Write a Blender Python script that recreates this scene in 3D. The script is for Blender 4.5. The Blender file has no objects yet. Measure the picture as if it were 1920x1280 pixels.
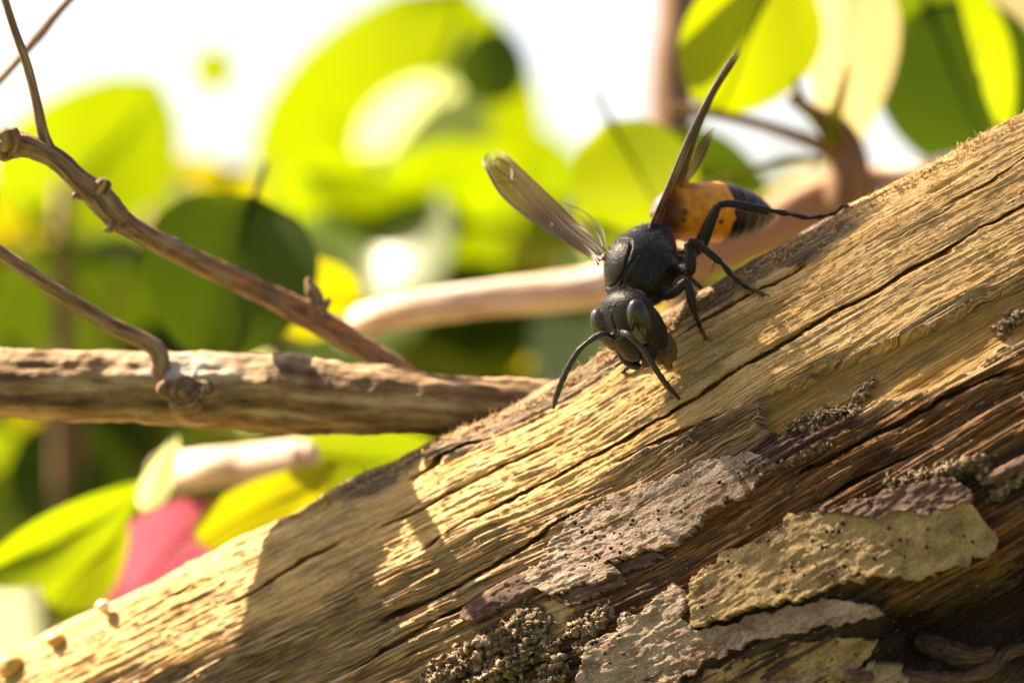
import bpy, bmesh, math, random
import numpy as np
from mathutils import Vector, Matrix

random.seed(7)
rng = np.random.default_rng(11)
SC = bpy.context.scene
COL = SC.collection
MM = 0.001
D = 222.2222            # camera to focal plane, mm
PX = 24.0               # photo pixels per mm on that plane


def P(px, py, y):
    """photo pixel + depth (mm behind the focal plane) -> point in mm"""
    k = (D + y) / D
    return np.array([(px - 960) / PX * k, y, (640 - py) / PX * k])


def proj(p):
    k = (D + p[..., 1]) / D
    return 960 + p[..., 0] / k * PX, 640 - p[..., 2] / k * PX


# ------------------------------------------------------------------ camera
cam = bpy.data.cameras.new('camera')
cam.lens = 100
cam.sensor_width = 36
cam.sensor_fit = 'HORIZONTAL'
cam.clip_start = 0.01
cam.clip_end = 500
cam.dof.use_dof = True
cam.dof.focus_distance = (D - 1.5) * MM
cam.dof.aperture_fstop = 21.0
cam_o = bpy.data.objects.new('camera', cam)
cam_o.location = (0, -D * MM, 0)
cam_o.rotation_euler = (math.radians(90), 0, 0)
COL.objects.link(cam_o)
SC.camera = cam_o

# ------------------------------------------------------------------ sky + sun
SUN = np.array([-0.75, 0.34, 0.84])
SUN /= np.linalg.norm(SUN)
world = bpy.data.worlds.new('World')
SC.world = world
world.use_nodes = True
wn = world.node_tree
bg = wn.nodes['Background']
sky = wn.nodes.new('ShaderNodeTexSky')
sky.sky_type = 'NISHITA'
sky.sun_disc = False
sky.sun_elevation = math.asin(SUN[2])
sky.sun_rotation = math.atan2(SUN[0], SUN[1])
sky.air_density = 0.8
sky.dust_density = 3.0
sky.ozone_density = 0.3
wn.links.new(sky.outputs[0], bg.inputs[0])
bg.inputs[1].default_value = 0.06
sl = bpy.data.lights.new('sun', 'SUN')
sl.energy = 5.0
sl.angle = math.radians(0.5)
sl.color = (1.0, 0.87, 0.66)
so = bpy.data.objects.new('sun', sl)
so.rotation_euler = Vector(SUN).to_track_quat('Z', 'Y').to_euler()
so.location = (-0.5, 0.4, 1.0)
COL.objects.link(so)
SC.view_settings.view_transform = 'Standard'
SC.view_settings.look = 'None'
SC.view_settings.gamma = 1
SC.view_settings.use_white_balance = True
SC.view_settings.white_balance_temperature = 7150
SC.view_settings.white_balance_tint = 14
SC.view_settings.exposure = 2.5
SC.render.engine = 'CYCLES'
SC.cycles.max_bounces = 10
SC.cycles.transparent_max_bounces = 16
SC.cycles.transmission_bounces = 8


# ------------------------------------------------------------------ helpers
def tag(o, label=None, cat=None, group=None, kind=None):
    if label: o['label'] = label
    if cat: o['category'] = cat
    if group: o['group'] = group
    if kind: o['kind'] = kind
    return o


def empty(name, loc_mm, label=None, cat=None, group=None):
    o = bpy.data.objects.new(name, None)
    o.empty_display_size = 0.005
    o.location = Vector([float(c) * MM for c in loc_mm])
    COL.objects.link(o)
    return tag(o, label, cat, group)


def link(name, me, mat=None, parent=None):
    o = bpy.data.objects.new(name, me)
    COL.objects.link(o)
    if mat is not None and len(me.materials) == 0:
        me.materials.append(mat)
    if parent is not None:
        o.parent = parent
        o.matrix_parent_inverse = parent_chain(parent).inverted()
    return o


def parent_chain(o):
    m = o.matrix_basis.copy()
    if o.parent is not None:
        m = parent_chain(o.parent) @ o.matrix_parent_inverse @ m
    return m


def mesh_np(name, V, F, smooth=True):
    """V (n,3) in mm, F (m,3|4) int"""
    V = np.asarray(V, dtype=np.float32) * MM
    F = np.asarray(F, dtype=np.int32)
    k = F.shape[1]
    me = bpy.data.meshes.new(name)
    me.vertices.add(len(V))
    me.vertices.foreach_set('co', V.ravel())
    me.loops.add(F.size)
    me.loops.foreach_set('vertex_index', F.ravel())
    me.polygons.add(len(F))
    me.polygons.foreach_set('loop_start', np.arange(0, F.size, k, dtype=np.int32))
    me.polygons.foreach_set('loop_total', np.full(len(F), k, dtype=np.int32))
    me.polygons.foreach_set('use_smooth', np.full(len(F), smooth, dtype=bool))
    me.update(calc_edges=True)
    me.validate()
    return me


def mesh_list(name, V, F, smooth=True):
    me = bpy.data.meshes.new(name)
    me.from_pydata([tuple(float(c) * MM for c in v) for v in V], [], F)
    me.polygons.foreach_set('use_smooth', [smooth] * len(me.polygons))
    me.update()
    return me


def attr(me, name, data):
    a = me.attributes.new(name, 'FLOAT', 'POINT')
    a.data.foreach_set('value', np.asarray(data, dtype=np.float32).ravel())


def attr3(me, name, data):
    a = me.attributes.new(name, 'FLOAT_VECTOR', 'POINT')
    a.data.foreach_set('vector', np.asarray(data, dtype=np.float32).ravel())


_tab = rng.random((8, 256, 256)).astype(np.float32)


def vn(x, y, seed=0):
    x = np.asarray(x, dtype=np.float32) + seed * 17.3
    y = np.asarray(y, dtype=np.float32) + seed * 9.7
    t = _tab[seed % 8]
    xi = np.floor(x).astype(np.int32); yi = np.floor(y).astype(np.int32)
    fx = x - xi; fy = y - yi
    fx = fx * fx * (3 - 2 * fx); fy = fy * fy * (3 - 2 * fy)
    x0 = xi & 255; x1 = (xi + 1) & 255; y0 = yi & 255; y1 = (yi + 1) & 255
    a = t[x0, y0]; b = t[x1, y0]; c = t[x0, y1]; d = t[x1, y1]
    return (a + (b - a) * fx) * (1 - fy) + (c + (d - c) * fx) * fy


def fbm(x, y, seed=0, o=3):
    s = 0; a = 0.5; n = 0
    for i in range(o):
        s = s + a * vn(x * 2 ** i, y * 2 ** i, seed + i); n += a; a *= 0.5
    return s / n


def sstep(x, a, b):
    t = np.clip((x - a) / (b - a), 0, 1)
    return t * t * (3 - 2 * t)


def dpoly(U, V, pts):
    """distance in px to an open polyline"""
    best = np.full(U.shape, 1e9, dtype=np.float32)
    for (x0, y0), (x1, y1) in zip(pts[:-1], pts[1:]):
        dx, dy = x1 - x0, y1 - y0
        t = np.clip(((U - x0) * dx + (V - y0) * dy) / (dx * dx + dy * dy), 0, 1)
        best = np.minimum(best, np.hypot(U - x0 - t * dx, V - y0 - t * dy))
    return best


def inpoly(U, V, pts):
    r = np.zeros(U.shape, dtype=bool)
    n = len(pts)
    for i in range(n):
        x0, y0 = pts[i]; x1, y1 = pts[(i + 1) % n]
        if y0 == y1: continue
        c = ((y0 > V) != (y1 > V)) & (U < (x1 - x0) * (V - y0) / (y1 - y0) + x0)
        r ^= c
    return r


def sdpoly(U, V, pts):
    """signed px distance, positive inside"""
    d = dpoly(U, V, list(pts) + [pts[0]])
    return np.where(inpoly(U, V, pts), d, -d)


def spline(pts, n):
    """Catmull-Rom through rows of pts, n samples"""
    p = np.asarray(pts, dtype=float)
    m = len(p)
    q = np.vstack([2 * p[0] - p[1], p, 2 * p[-1] - p[-2]])
    t = np.linspace(0, m - 1 - 1e-6, n)
    i = t.astype(int); f = (t - i)[:, None]
    a, b, c, d = q[i], q[i + 1], q[i + 2], q[i + 3]
    return 0.5 * (2 * b + (c - a) * f + (2 * a - 5 * b + 4 * c - d) * f ** 2 + (3 * b - a - 3 * c + d) * f ** 3)


def tube(path, rad, sides=16, n=None, bump=None, cap=True):
    """swept tube; path (k,3) mm, rad list; returns V,F(list),st coords"""
    pr = np.hstack([np.asarray(path, float), np.asarray(rad, float)[:, None]])
    if n: pr = spline(pr, n)
    c, r = pr[:, :3], np.maximum(pr[:, 3], 0.004)
    tan = np.gradient(c, axis=0); tan /= np.linalg.norm(tan, axis=1)[:, None]
    up = np.array([0, -1, 0.3]); nrm = []
    v = np.cross(tan[0], up); v /= np.linalg.norm(v)
    for t in tan:
        v = v - t * np.dot(v, t); v /= np.linalg.norm(v); nrm.append(v)
    nrm = np.array(nrm); bi = np.cross(tan, nrm)
    s = np.concatenate([[0], np.cumsum(np.linalg.norm(np.diff(c, axis=0), axis=1))])
    th = np.linspace(0, 2 * np.pi, sides, endpoint=False)
    S, T = np.meshgrid(s, th, indexing='ij')
    R = np.repeat(r[:, None], sides, 1)
    if bump is not None: R = R + bump(S, T, R)
    V = c[:, None, :] + R[..., None] * (np.cos(T)[..., None] * nrm[:, None, :] + np.sin(T)[..., None] * bi[:, None, :])
    m = len(c)
    ii = np.arange(m - 1)[:, None] * sides; jj = np.arange(sides)[None, :]
    j2 = (jj + 1) % sides
    F = np.stack([ii + jj, ii + j2, ii + sides + j2, ii + sides + jj], -1).reshape(-1, 4)
    V = V.reshape(-1, 3)
    F = F[:, ::-1]
    G = np.stack([S.ravel(), np.cos(T.ravel()) * R.ravel(), np.sin(T.ravel()) * R.ravel()], 1)
    if cap:
        a, b = len(V), len(V) + 1
        V = np.vstack([V, c[0] - tan[0] * r[0] * 0.4, c[-1] + tan[-1] * r[-1] * 0.4])
        G = np.vstack([G, [s[0], 0, 0], [s[-1], 0, 0]])
        k = np.arange(sides); k2 = (k + 1) % sides
        f0 = np.stack([k, k2, np.full(sides, a), np.full(sides, a)], 1)
        e = (m - 1) * sides
        f1 = np.stack([e + k2, e + k, np.full(sides, b), np.full(sides, b)], 1)
        tri = np.vstack([f0[:, :3][:, ::1], f1[:, :3]])
    else:
        tri = np.zeros((0, 3), int)
    return V, F, tri, G


def unit_(v): return np.asarray(v, float) / np.linalg.norm(v)


class Acc:
    """collects shells for one mesh"""
    def __init__(s): s.V = []; s.F = []; s.n = 0; s.G = []
    def add(s, V, F, G=None):
        V = np.asarray(V)
        s.V.append(V)
        s.F += [[int(i) + s.n for i in f] for f in F]
        s.G.append(np.zeros((len(V), 3)) if G is None else G)
        s.n += len(V); return s
    def tube(s, path, rad, sides=16, n=None, bump=None, cap=True):
        V, F, T, G = tube(path, rad, sides, n, bump, cap)
        return s.add(V, F.tolist() + T.tolist(), G)
    def mesh(s, name, smooth=True):
        me = mesh_list(name, np.vstack(s.V), s.F, smooth)
        return me


_ico = {}
def ico(sub):
    if sub not in _ico:
        bm = bmesh.new(); bmesh.ops.create_icosphere(bm, subdivisions=sub, radius=1)
        _ico[sub] = (np.array([v.co[:] for v in bm.verts]), [[v.index for v in f.verts] for f in bm.faces]); bm.free()
    return _ico[sub]


# ------------------------------------------------------------------ materials
def newmat(name):
    m = bpy.data.materials.new(name); m.use_nodes = True
    nt = m.node_tree
    return m, nt, nt.nodes['Principled BSDF']


def N(nt, kind, **kw):
    n = nt.nodes.new(kind)
    for k, v in kw.items(): setattr(n, k, v)
    return n


def ramp(nt, fac, stops):
    r = N(nt, 'ShaderNodeValToRGB')
    el = r.color_ramp.elements
    while len(el) < len(stops): el.new(0.5)
    for e, (p, c) in zip(el, stops): e.position = p; e.color = (*c, 1)
    nt.links.new(fac, r.inputs[0])
    return r.outputs[0]


def mixc(nt, fac, a, b, mode='MIX'):
    m = N(nt, 'ShaderNodeMix', data_type='RGBA', blend_type=mode)
    for sock, v in ((m.inputs[0], fac), (m.inputs[6], a), (m.inputs[7], b)):
        if isinstance(v, (int, float)): sock.default_value = v
        elif isinstance(v, tuple): sock.default_value = (*v, 1)
        else: nt.links.new(v, sock)
    return m.outputs[2]


def math_n(nt, op, a, b=0.0, clamp=False):
    m = N(nt, 'ShaderNodeMath', operation=op, use_clamp=clamp)
    for i, v in enumerate((a, b)):
        if isinstance(v, (int, float)): m.inputs[i].default_value = v
        else: nt.links.new(v, m.inputs[i])
    return m.outputs[0]


def A(nt, name, out='Fac'):
    a = N(nt, 'ShaderNodeAttribute'); a.attribute_name = name
    return a.outputs[out]


def noise_n(nt, vec, scale, detail=3, scl=(1, 1, 1), rough=0.55):
    mp = N(nt, 'ShaderNodeMapping'); mp.inputs['Scale'].default_value = scl
    nt.links.new(vec, mp.inputs[0])
    n = N(nt, 'ShaderNodeTexNoise'); n.inputs['Scale'].default_value = scale
    n.inputs['Detail'].default_value = detail; n.inputs['Roughness'].default_value = rough
    nt.links.new(mp.outputs[0], n.inputs['Vector'])
    return n.outputs['Fac']


def bump_n(nt, bsdf, h, dist, strength=1.0):
    b = N(nt, 'ShaderNodeBump'); b.inputs['Distance'].default_value = dist * MM
    b.inputs['Strength'].default_value = strength
    nt.links.new(h, b.inputs['Height']); nt.links.new(b.outputs[0], bsdf.inputs['Normal'])


def wood_material():
    m, nt, b = newmat('split_wood')
    g = A(nt, 'grain', 'Vector')             # (along, around, 0) in mm
    streak = noise_n(nt, g, 1.0, 4, (0.07, 3.2, 1))
    streak2 = noise_n(nt, g, 1.0, 3, (0.25, 9.0, 1))
    blot = noise_n(nt, g, 1.0, 4, (0.16, 0.45, 1))
    fine = noise_n(nt, g, 1.0, 3, (2.5, 9.0, 1))
    pale = ramp(nt, streak, [(0.24, (0.26, 0.12, 0.035)), (0.36, (0.54, 0.32, 0.11)), (0.48, (0.70, 0.465, 0.20)), (0.62, (0.79, 0.575, 0.29)), (0.8, (0.84, 0.67, 0.42))])
    pale = mixc(nt, math_n(nt, 'MULTIPLY', blot, 0.5), pale, (0.60, 0.36, 0.09))
    pale = mixc(nt, math_n(nt, 'MULTIPLY', ramp(nt, fine, [(0.33, (1, 1, 1)), (0.47, (0, 0, 0))]), 0.7), pale, (0.34, 0.19, 0.06))
    pale = mixc(nt, math_n(nt, 'MULTIPLY', ramp(nt, streak2, [(0.34, (1, 1, 1)), (0.44, (0, 0, 0))]), 0.75), pale, (0.30, 0.17, 0.06))
    coarse = ramp(nt, streak2, [(0.3, (0.065, 0.034, 0.016)), (0.44, (0.22, 0.125, 0.055)), (0.56, (0.47, 0.31, 0.15)), (0.72, (0.66, 0.50, 0.30))])
    grey = ramp(nt, streak2, [(0.3, (0.06, 0.038, 0.022)), (0.5, (0.17, 0.115, 0.068)), (0.7, (0.34, 0.25, 0.155))])
    ochre = ramp(nt, streak, [(0.3, (0.27, 0.14, 0.03)), (0.55, (0.46, 0.27, 0.07)), (0.75, (0.58, 0.39, 0.14))])
    amber = ramp(nt, streak2, [(0.30, (0.022, 0.010, 0.005)), (0.45, (0.10, 0.038, 0.010)), (0.58, (0.25, 0.105, 0.024)), (0.74, (0.42, 0.22, 0.07))])
    thin = noise_n(nt, g, 1.0, 2, (0.12, 13.0, 1))
    lines = ramp(nt, thin, [(0.36, (1, 1, 1)), (0.43, (0, 0, 0))])
    light = ramp(nt, thin, [(0.57, (0, 0, 0)), (0.66, (1, 1, 1))])
    coarse = mixc(nt, math_n(nt, 'MULTIPLY', lines, 0.75), coarse, (0.05, 0.03, 0.016))
    coarse = mixc(nt, math_n(nt, 'MULTIPLY', light, 0.5), coarse, (0.62, 0.48, 0.30))
    amber = mixc(nt, math_n(nt, 'MULTIPLY', lines, 0.75), amber, (0.022, 0.011, 0.006))
    amber = mixc(nt, math_n(nt, 'MULTIPLY', light, 0.5), amber, (0.50, 0.30, 0.11))
    pale = mixc(nt, math_n(nt, 'MULTIPLY', lines, 0.55), pale, (0.20, 0.10, 0.032))
    ochre = mixc(nt, math_n(nt, 'MULTIPLY', lines, 0.5), ochre, (0.16, 0.08, 0.02))
    grey = mixc(nt, math_n(nt, 'MULTIPLY', lines, 0.6), grey, (0.035, 0.022, 0.014))
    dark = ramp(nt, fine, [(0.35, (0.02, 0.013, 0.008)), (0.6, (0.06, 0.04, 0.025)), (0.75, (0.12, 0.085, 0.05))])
    purple = ramp(nt, fine, [(0.35, (0.05, 0.026, 0.018)), (0.6, (0.12, 0.066, 0.045)), (0.75, (0.22, 0.145, 0.10))])
    c = mixc(nt, A(nt, 'coarse'), pale, coarse)
    c = mixc(nt, A(nt, 'ochre'), c, ochre)
    c = mixc(nt, A(nt, 'amber'), c, amber)
    c = mixc(nt, A(nt, 'weather'), c, grey)
    c = mixc(nt, A(nt, 'purple'), c, purple)
    c = mixc(nt, A(nt, 'dirt_shade'), c, dark)
    sp = math_n(nt, 'MULTIPLY', math_n(nt, 'GREATER_THAN', noise_n(nt, g, 1.0, 1, (2.2, 4.0, 1)), 0.735), 0.6)
    c = mixc(nt, sp, c, (0.06, 0.035, 0.02))
    nt.links.new(c, b.inputs['Base Color'])
    b.inputs['Roughness'].default_value = 0.72
    b.inputs['Specular IOR Level'].default_value = 0.28
    h = math_n(nt, 'ADD', streak2, math_n(nt, 'MULTIPLY', fine, 0.8))
    bump_n(nt, b, math_n(nt, 'ADD', h, math_n(nt, 'MULTIPLY', thin, 0.8)), 0.30, 1.0)
    return m


def flake_material(name, c0, c1, c2, blotch):
    m, nt, b = newmat(name)
    g = A(nt, 'grain', 'Vector')
    n1 = noise_n(nt, g, 1.0, 5, (0.5, 1.0, 1))
    n2 = noise_n(nt, g, 1.0, 4, (3.0, 7.0, 1))
    bl = noise_n(nt, g, 1.0, 5, (0.28, 0.42, 1), 0.6)
    c = ramp(nt, n1, [(0.3, c0), (0.5, c1), (0.7, c2)])
    bf = ramp(nt, bl, [(0.53, (0, 0, 0)), (0.62, (1, 1, 1))])
    c = mixc(nt, math_n(nt, 'MULTIPLY', bf, 0.8), c, blotch)
    c = mixc(nt, math_n(nt, 'MULTIPLY', n2, 0.45), c, c0)
    n4 = noise_n(nt, g, 1.0, 3, (5.0, 7.5, 1), 0.65)
    c = mixc(nt, ramp(nt, n4, [(0.34, (0.75, 0.75, 0.75)), (0.48, (0, 0, 0))]), c, tuple(x * 0.5 for x in c0))
    c = mixc(nt, ramp(nt, n4, [(0.56, (0, 0, 0)), (0.72, (0.5, 0.5, 0.5))]), c, tuple(min(0.8, x * 1.35) for x in c2))
    c = mixc(nt, A(nt, 'spot'), c, (0.02, 0.014, 0.01))
    nt.links.new(c, b.inputs['Base Color'])
    b.inputs['Roughness'].default_value = 0.7
    b.inputs['Specular IOR Level'].default_value = 0.35
    n3 = noise_n(nt, g, 1.0, 4, (5.0, 9.0, 1), 0.7)
    bump_n(nt, b, math_n(nt, 'ADD', math_n(nt, 'ADD', n2, n1), math_n(nt, 'MULTIPLY', n3, 0.9)), 0.45, 1.0)
    return m


def bark_material(name, lo, mid, hi, scl=(0.35, 2.2, 2.2), rough=0.75, pale=None):
    m, nt, b = newmat(name)
    g = A(nt, 'grain', 'Vector')
    n1 = noise_n(nt, g, 1.0, 5, scl, 0.62)
    n2 = noise_n(nt, g, 1.0, 3, tuple(s * 4 for s in scl))
    c = ramp(nt, n1, [(0.32, lo), (0.5, mid), (0.68, hi)])
    c = mixc(nt, math_n(nt, 'MULTIPLY', n2, 0.4), c, lo)
    if pale: c = mixc(nt, A(nt, 'pale'), c, pale)
    nt.links.new(c, b.inputs['Base Color'])
    b.inputs['Roughness'].default_value = rough
    b.inputs['Specular IOR Level'].default_value = 0.3
    bump_n(nt, b, math_n(nt, 'ADD', n1, math_n(nt, 'MULTIPLY', n2, 0.4)), 0.25, 0.9)
    return m


def crumb_material():
    m, nt, b = newmat('crumbly_frass')
    tc = N(nt, 'ShaderNodeTexCoord')
    n1 = noise_n(nt, tc.outputs['Object'], 2200, 3)
    c = ramp(nt, n1, [(0.3, (0.04, 0.026, 0.014)), (0.5, (0.15, 0.10, 0.052)), (0.7, (0.32, 0.235, 0.135))])
    nt.links.new(c, b.inputs['Base Color']); b.inputs['Roughness'].default_value = 0.85
    bump_n(nt, b, noise_n(nt, tc.outputs['Object'], 9000, 3), 0.06)
    return m


def leaf_material(name, refl, trans, tf, rough=0.35):
    m, nt, b = newmat(name)
    tc = N(nt, 'ShaderNodeTexCoord')
    n1 = noise_n(nt, tc.outputs['Object'], 60, 3)
    oi = N(nt, 'ShaderNodeObjectInfo')
    c = mixc(nt, n1, refl, tuple(x * 0.6 for x in refl))
    t = mixc(nt, oi.outputs['Random'], trans, (min(1, trans[0] * 1.25), trans[1] * 1.02, trans[2] * 0.8))
    t = mixc(nt, math_n(nt, 'MULTIPLY', n1, 0.6), t, tuple(x * 0.6 for x in trans))
    wn_ = N(nt, 'ShaderNodeTexWhiteNoise', noise_dimensions='1D'); nt.links.new(oi.outputs['Random'], wn_.inputs['W'])
    t = mixc(nt, math_n(nt, 'MULTIPLY', wn_.outputs[0], 0.5), t, tuple(x * 0.42 for x in trans))
    nt.links.new(c, b.inputs['Base Color']); b.inputs['Roughness'].default_value = rough
    b.inputs['Specular IOR Level'].default_value = 0.5 if rough < 0.5 else 0.15
    tr = N(nt, 'ShaderNodeBsdfTranslucent'); nt.links.new(t, tr.inputs[0])
    mx = N(nt, 'ShaderNodeMixShader'); mx.inputs[0].default_value = tf
    nt.links.new(b.outputs[0], mx.inputs[1]); nt.links.new(tr.outputs[0], mx.inputs[2])
    nt.links.new(mx.outputs[0], nt.nodes['Material Output'].inputs[0])
    return m


M = {}
M['wood'] = wood_material()
M['flake_pink'] = flake_material('pinkish_bark_skin', (0.24, 0.145, 0.09), (0.47, 0.34, 0.24), (0.64, 0.51, 0.38), (0.24, 0.115, 0.06))
M['flake_buff'] = flake_material('buff_bark_skin', (0.24, 0.14, 0.055), (0.50, 0.335, 0.14), (0.64, 0.46, 0.21), (0.18, 0.085, 0.035))
M['bark_purple'] = bark_material('purple_brown_bark', (0.04, 0.020, 0.013), (0.11, 0.056, 0.036), (0.23, 0.14, 0.095), (0.8, 4, 4))
M['crumb'] = crumb_material()
M['branch'] = bark_material('weathered_branch_bark', (0.045, 0.024, 0.010), (0.22, 0.13, 0.058), (0.50, 0.37, 0.22), (0.16, 0.75, 0.75), pale=(0.62, 0.56, 0.47))
M['twig'] = bark_material('twig_bark', (0.06, 0.028, 0.012), (0.24, 0.145, 0.075), (0.46, 0.33, 0.20), (0.25, 2.0, 2.0), pale=(0.42, 0.16, 0.06))
M['far_branch'] = bark_material('pale_smooth_bark', (0.34, 0.20, 0.13), (0.62, 0.45, 0.34), (0.75, 0.62, 0.52), (0.16, 0.6, 0.6), pale=(0.24, 0.13, 0.075))
M['far_brown'] = bark_material('brown_smooth_bark', (0.08, 0.04, 0.02), (0.16, 0.085, 0.04), (0.25, 0.14, 0.07), (0.08, 0.3, 0.3))
M['leaf'] = leaf_material('sunlit_leaf', (0.11, 0.18, 0.012), (0.175, 0.25, 0.003), 0.66)
M['leaf_yellow'] = leaf_material('yellow_leaf', (0.20, 0.22, 0.015), (0.29, 0.28, 0.004), 0.68)
M['leaf_dark'] = leaf_material('dark_shade_leaf', (0.03, 0.065, 0.008), (0.06, 0.105, 0.003), 0.4, 0.65)  # shaded look put into the colour: a darker, less translucent leaf
M['leaf_dry'] = leaf_material('dry_cream_leaf', (0.52, 0.46, 0.27), (0.44, 0.39, 0.19), 0.5)
M['leaf_pale'] = leaf_material('pale_glossy_leaf', (0.42, 0.50, 0.24), (0.55, 0.62, 0.26), 0.6, 0.25)
M['bract'] = leaf_material('pink_bract', (0.40, 0.07, 0.13), (0.36, 0.08, 0.14), 0.5)

# ------------------------------------------------------------------ ground
def build_ground():
    m, nt, b = newmat('dry_grass_ground')
    tc = N(nt, 'ShaderNodeTexCoord')
    n1 = noise_n(nt, tc.outputs['Object'], 1.5, 4)
    nt.links.new(ramp(nt, n1, [(0.35, (0.07, 0.10, 0.03)), (0.6, (0.17, 0.18, 0.07)), (0.75, (0.28, 0.25, 0.14))]), b.inputs['Base Color'])
    b.inputs['Roughness'].default_value = 0.95
    n = 40
    xs = np.sign(np.linspace(-1, 1, n)) * np.abs(np.linspace(-1, 1, n)) ** 2.5 * 150000
    X, Y = np.meshgrid(xs, xs, indexing='ij')
    Z = -1250 + 60 * vn(X / 900, Y / 900, 3)
    I = np.arange(n * n).reshape(n, n)
    F = np.stack([I[:-1, :-1], I[1:, :-1], I[1:, 1:], I[:-1, 1:]], -1).reshape(-1, 4)
    o = link('ground', mesh_np('ground', np.stack([X, Y, Z], -1).reshape(-1, 3), F), m)
    o['kind'] = 'structure'


build_ground()

# ------------------------------------------------------------------ log
RID = np.array([(-1600, 2060), (-600, 1545), (-200, 1338), (100, 1192), (350, 1062), (600, 943), (740, 872), (830, 822), (940, 775), (1040, 726),
                (1150, 660), (1330, 550), (1500, 455), (1600, 392), (1750, 312), (1900, 234), (2150, 105), (2600, -140), (3600, -690)], float)
RY = np.array([(-1600, 55), (-600, 36), (100, 22), (600, 15.5), (1000, 10.8), (1300, 8), (1600, 6), (1900, 4.2), (3600, -4)], float)
PROF = np.array([(0, 0), (0.35, 1.0), (1.5, 2.5), (4, 4.6), (10, 8.4), (17, 12.0), (24, 14.4), (31, 15.0), (38, 13.6), (48, 10), (60, 5),
                 (68, -2), (71, -12), (68, -24), (55, -36), (35, -40), (15, -34), (5, -22), (1.2, -10), (0.12, -3)], float)

ts = np.concatenate([np.linspace(-1600, -150, 60, endpoint=False), np.arange(-150, 2080, 1.75), np.linspace(2080, 3600, 60)])
def smooth_interp(x, tab, w=60):
    acc = 0; tot = 0
    for k in np.linspace(-1, 1, 9):
        g = math.exp(-2.5 * k * k); acc = acc + g * np.interp(x + k * w, tab[:, 0], tab[:, 1]); tot += g
    return acc / tot


r_v = smooth_interp(ts, RID, 45); r_y = smooth_interp(ts, RY, 250)
rid3 = np.stack([P(a, b, c) for a, b, c in zip(ts, r_v, r_y)])
closed = np.vstack([PROF, PROF[:1]])
dense = spline(np.vstack([PROF[-1:], closed, PROF[1:2]]), 4000)
i0 = int(4000 / (len(closed) + 1))
dense = dense[i0:-i0]
arc = np.concatenate([[0], np.cumsum(np.linalg.norm(np.diff(dense, axis=0), axis=1))])
front_len = arc[np.argmin(np.abs(dense[:, 0] - 40) + 100 * (np.arange(len(dense)) > len(dense) * .5))]
wv = np.concatenate([np.arange(0, 40, 0.078), np.linspace(40, arc[-1] - 5, 90, endpoint=False), np.linspace(arc[-1] - 5, arc[-1], 50, endpoint=False)])
pp = np.interp(wv, arc, dense[:, 0]); qq = np.interp(wv, arc, dense[:, 1])
nT, nW = len(ts), len(wv)
slo = np.interp(ts, [0, 650, 900, 1300, 2000], [1.0, 1.0, 1.1, 1.2, 1.15])
PD = np.array([math.sin(math.radians(29)), 0, -math.cos(math.radians(29))])
qfac = np.where(qq[None, :] > 0, slo[:, None], 1.0)
B = rid3[:, None, :] + pp[None, :, None] * PD + (qq[None, :] * qfac)[..., None] * np.array([0, -1.0, 0])
B = B.astype(np.float32)
U, V = proj(B)
ss = np.concatenate([[0], np.cumsum(np.linalg.norm(np.diff(rid3, axis=0), axis=1))])
S = np.repeat(ss[:, None], nW, 1).astype(np.float32); W = np.repeat(wv[None, :], nT, 0).astype(np.float32)
Ws = np.where(W > arc[-1] * 0.5, W - arc[-1], W)      # signed: negative behind the ridge
dT = np.gradient(B, axis=0); dW = np.gradient(B, axis=1)
NRM = np.cross(dW, dT); NRM /= np.linalg.norm(NRM, axis=-1)[..., None] + 1e-9
mid = B.mean(axis=1, keepdims=True)
if (NRM * (B - mid)).sum() < 0: NRM = -NRM
front = (W < 46)
RidV = np.repeat(r_v[:, None], nW, 1)


def vline(tab):
    t = np.array(tab, float)
    return np.interp(U, t[:, 0], t[:, 1])


wob = (fbm(S / 3.0, W / 1.2, 1) - 0.5)
wob2 = (fbm(S / 0.9, W / 0.5, 2) - 0.5)
# weathered grey strip under the ridge
VB = vline([(300, 1085), (560, 965), (640, 950), (700, 925), (760, 900), (880, 850), (1040, 765), (1150, 697), (1290, 608), (1400, 552), (1550, 470), (1640, 412)])
weather = sstep(VB - V + wob * 50 + wob2 * 25, -6, 10) * sstep(U, 520, 700) * (1 - sstep(U + wob * 120, 1560, 1650))
weather = np.maximum(weather * (0.75 + 0.5 * fbm(S / 6, W / 0.5, 3)), sstep(-Ws, 1.5, 6) * 0.9)
patch = sstep(fbm(S / 5, W / 1.1, 4), 0.60, 0.70)
weather = np.clip(np.maximum(weather, patch * 0.4 * front), 0, 1)
# coarse fibre zone
VT = vline([(-400, 1560), (100, 1290), (400, 1190), (600, 1120), (700, 1060), (860, 995), (1080, 905), (1320, 775), (1450, 715), (1560, 662), (1700, 600), (1920, 480), (2300, 280)])
coarse = sstep(V - VT + wob * 60, -20, 45)
# smooth ochre hollow
J = [(1425, 800), (1428, 762), (1445, 737), (1520, 707), (1545, 687), (1640, 655), (1760, 606), (1920, 530), (2080, 450), (2080, 560), (1920, 635), (1880, 655), (1830, 690), (1760, 725), (1690, 748), (1640, 752), (1600, 772), (1560, 800), (1500, 830)]
Ub = U + wob2 * 10; Vb = V + wob2 * 10
jd = sdpoly(Ub, Vb, J)
jm = sstep(jd, -2, 4) * front
ochre = np.clip(sstep(jd + wob * 10, 0, 10) * 0.95, 0, 1) * front
ochre = np.maximum(ochre, 0.55 * sstep(fbm(S / 9, W / 2.2, 5), 0.52, 0.66) * (1 - coarse))
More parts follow.
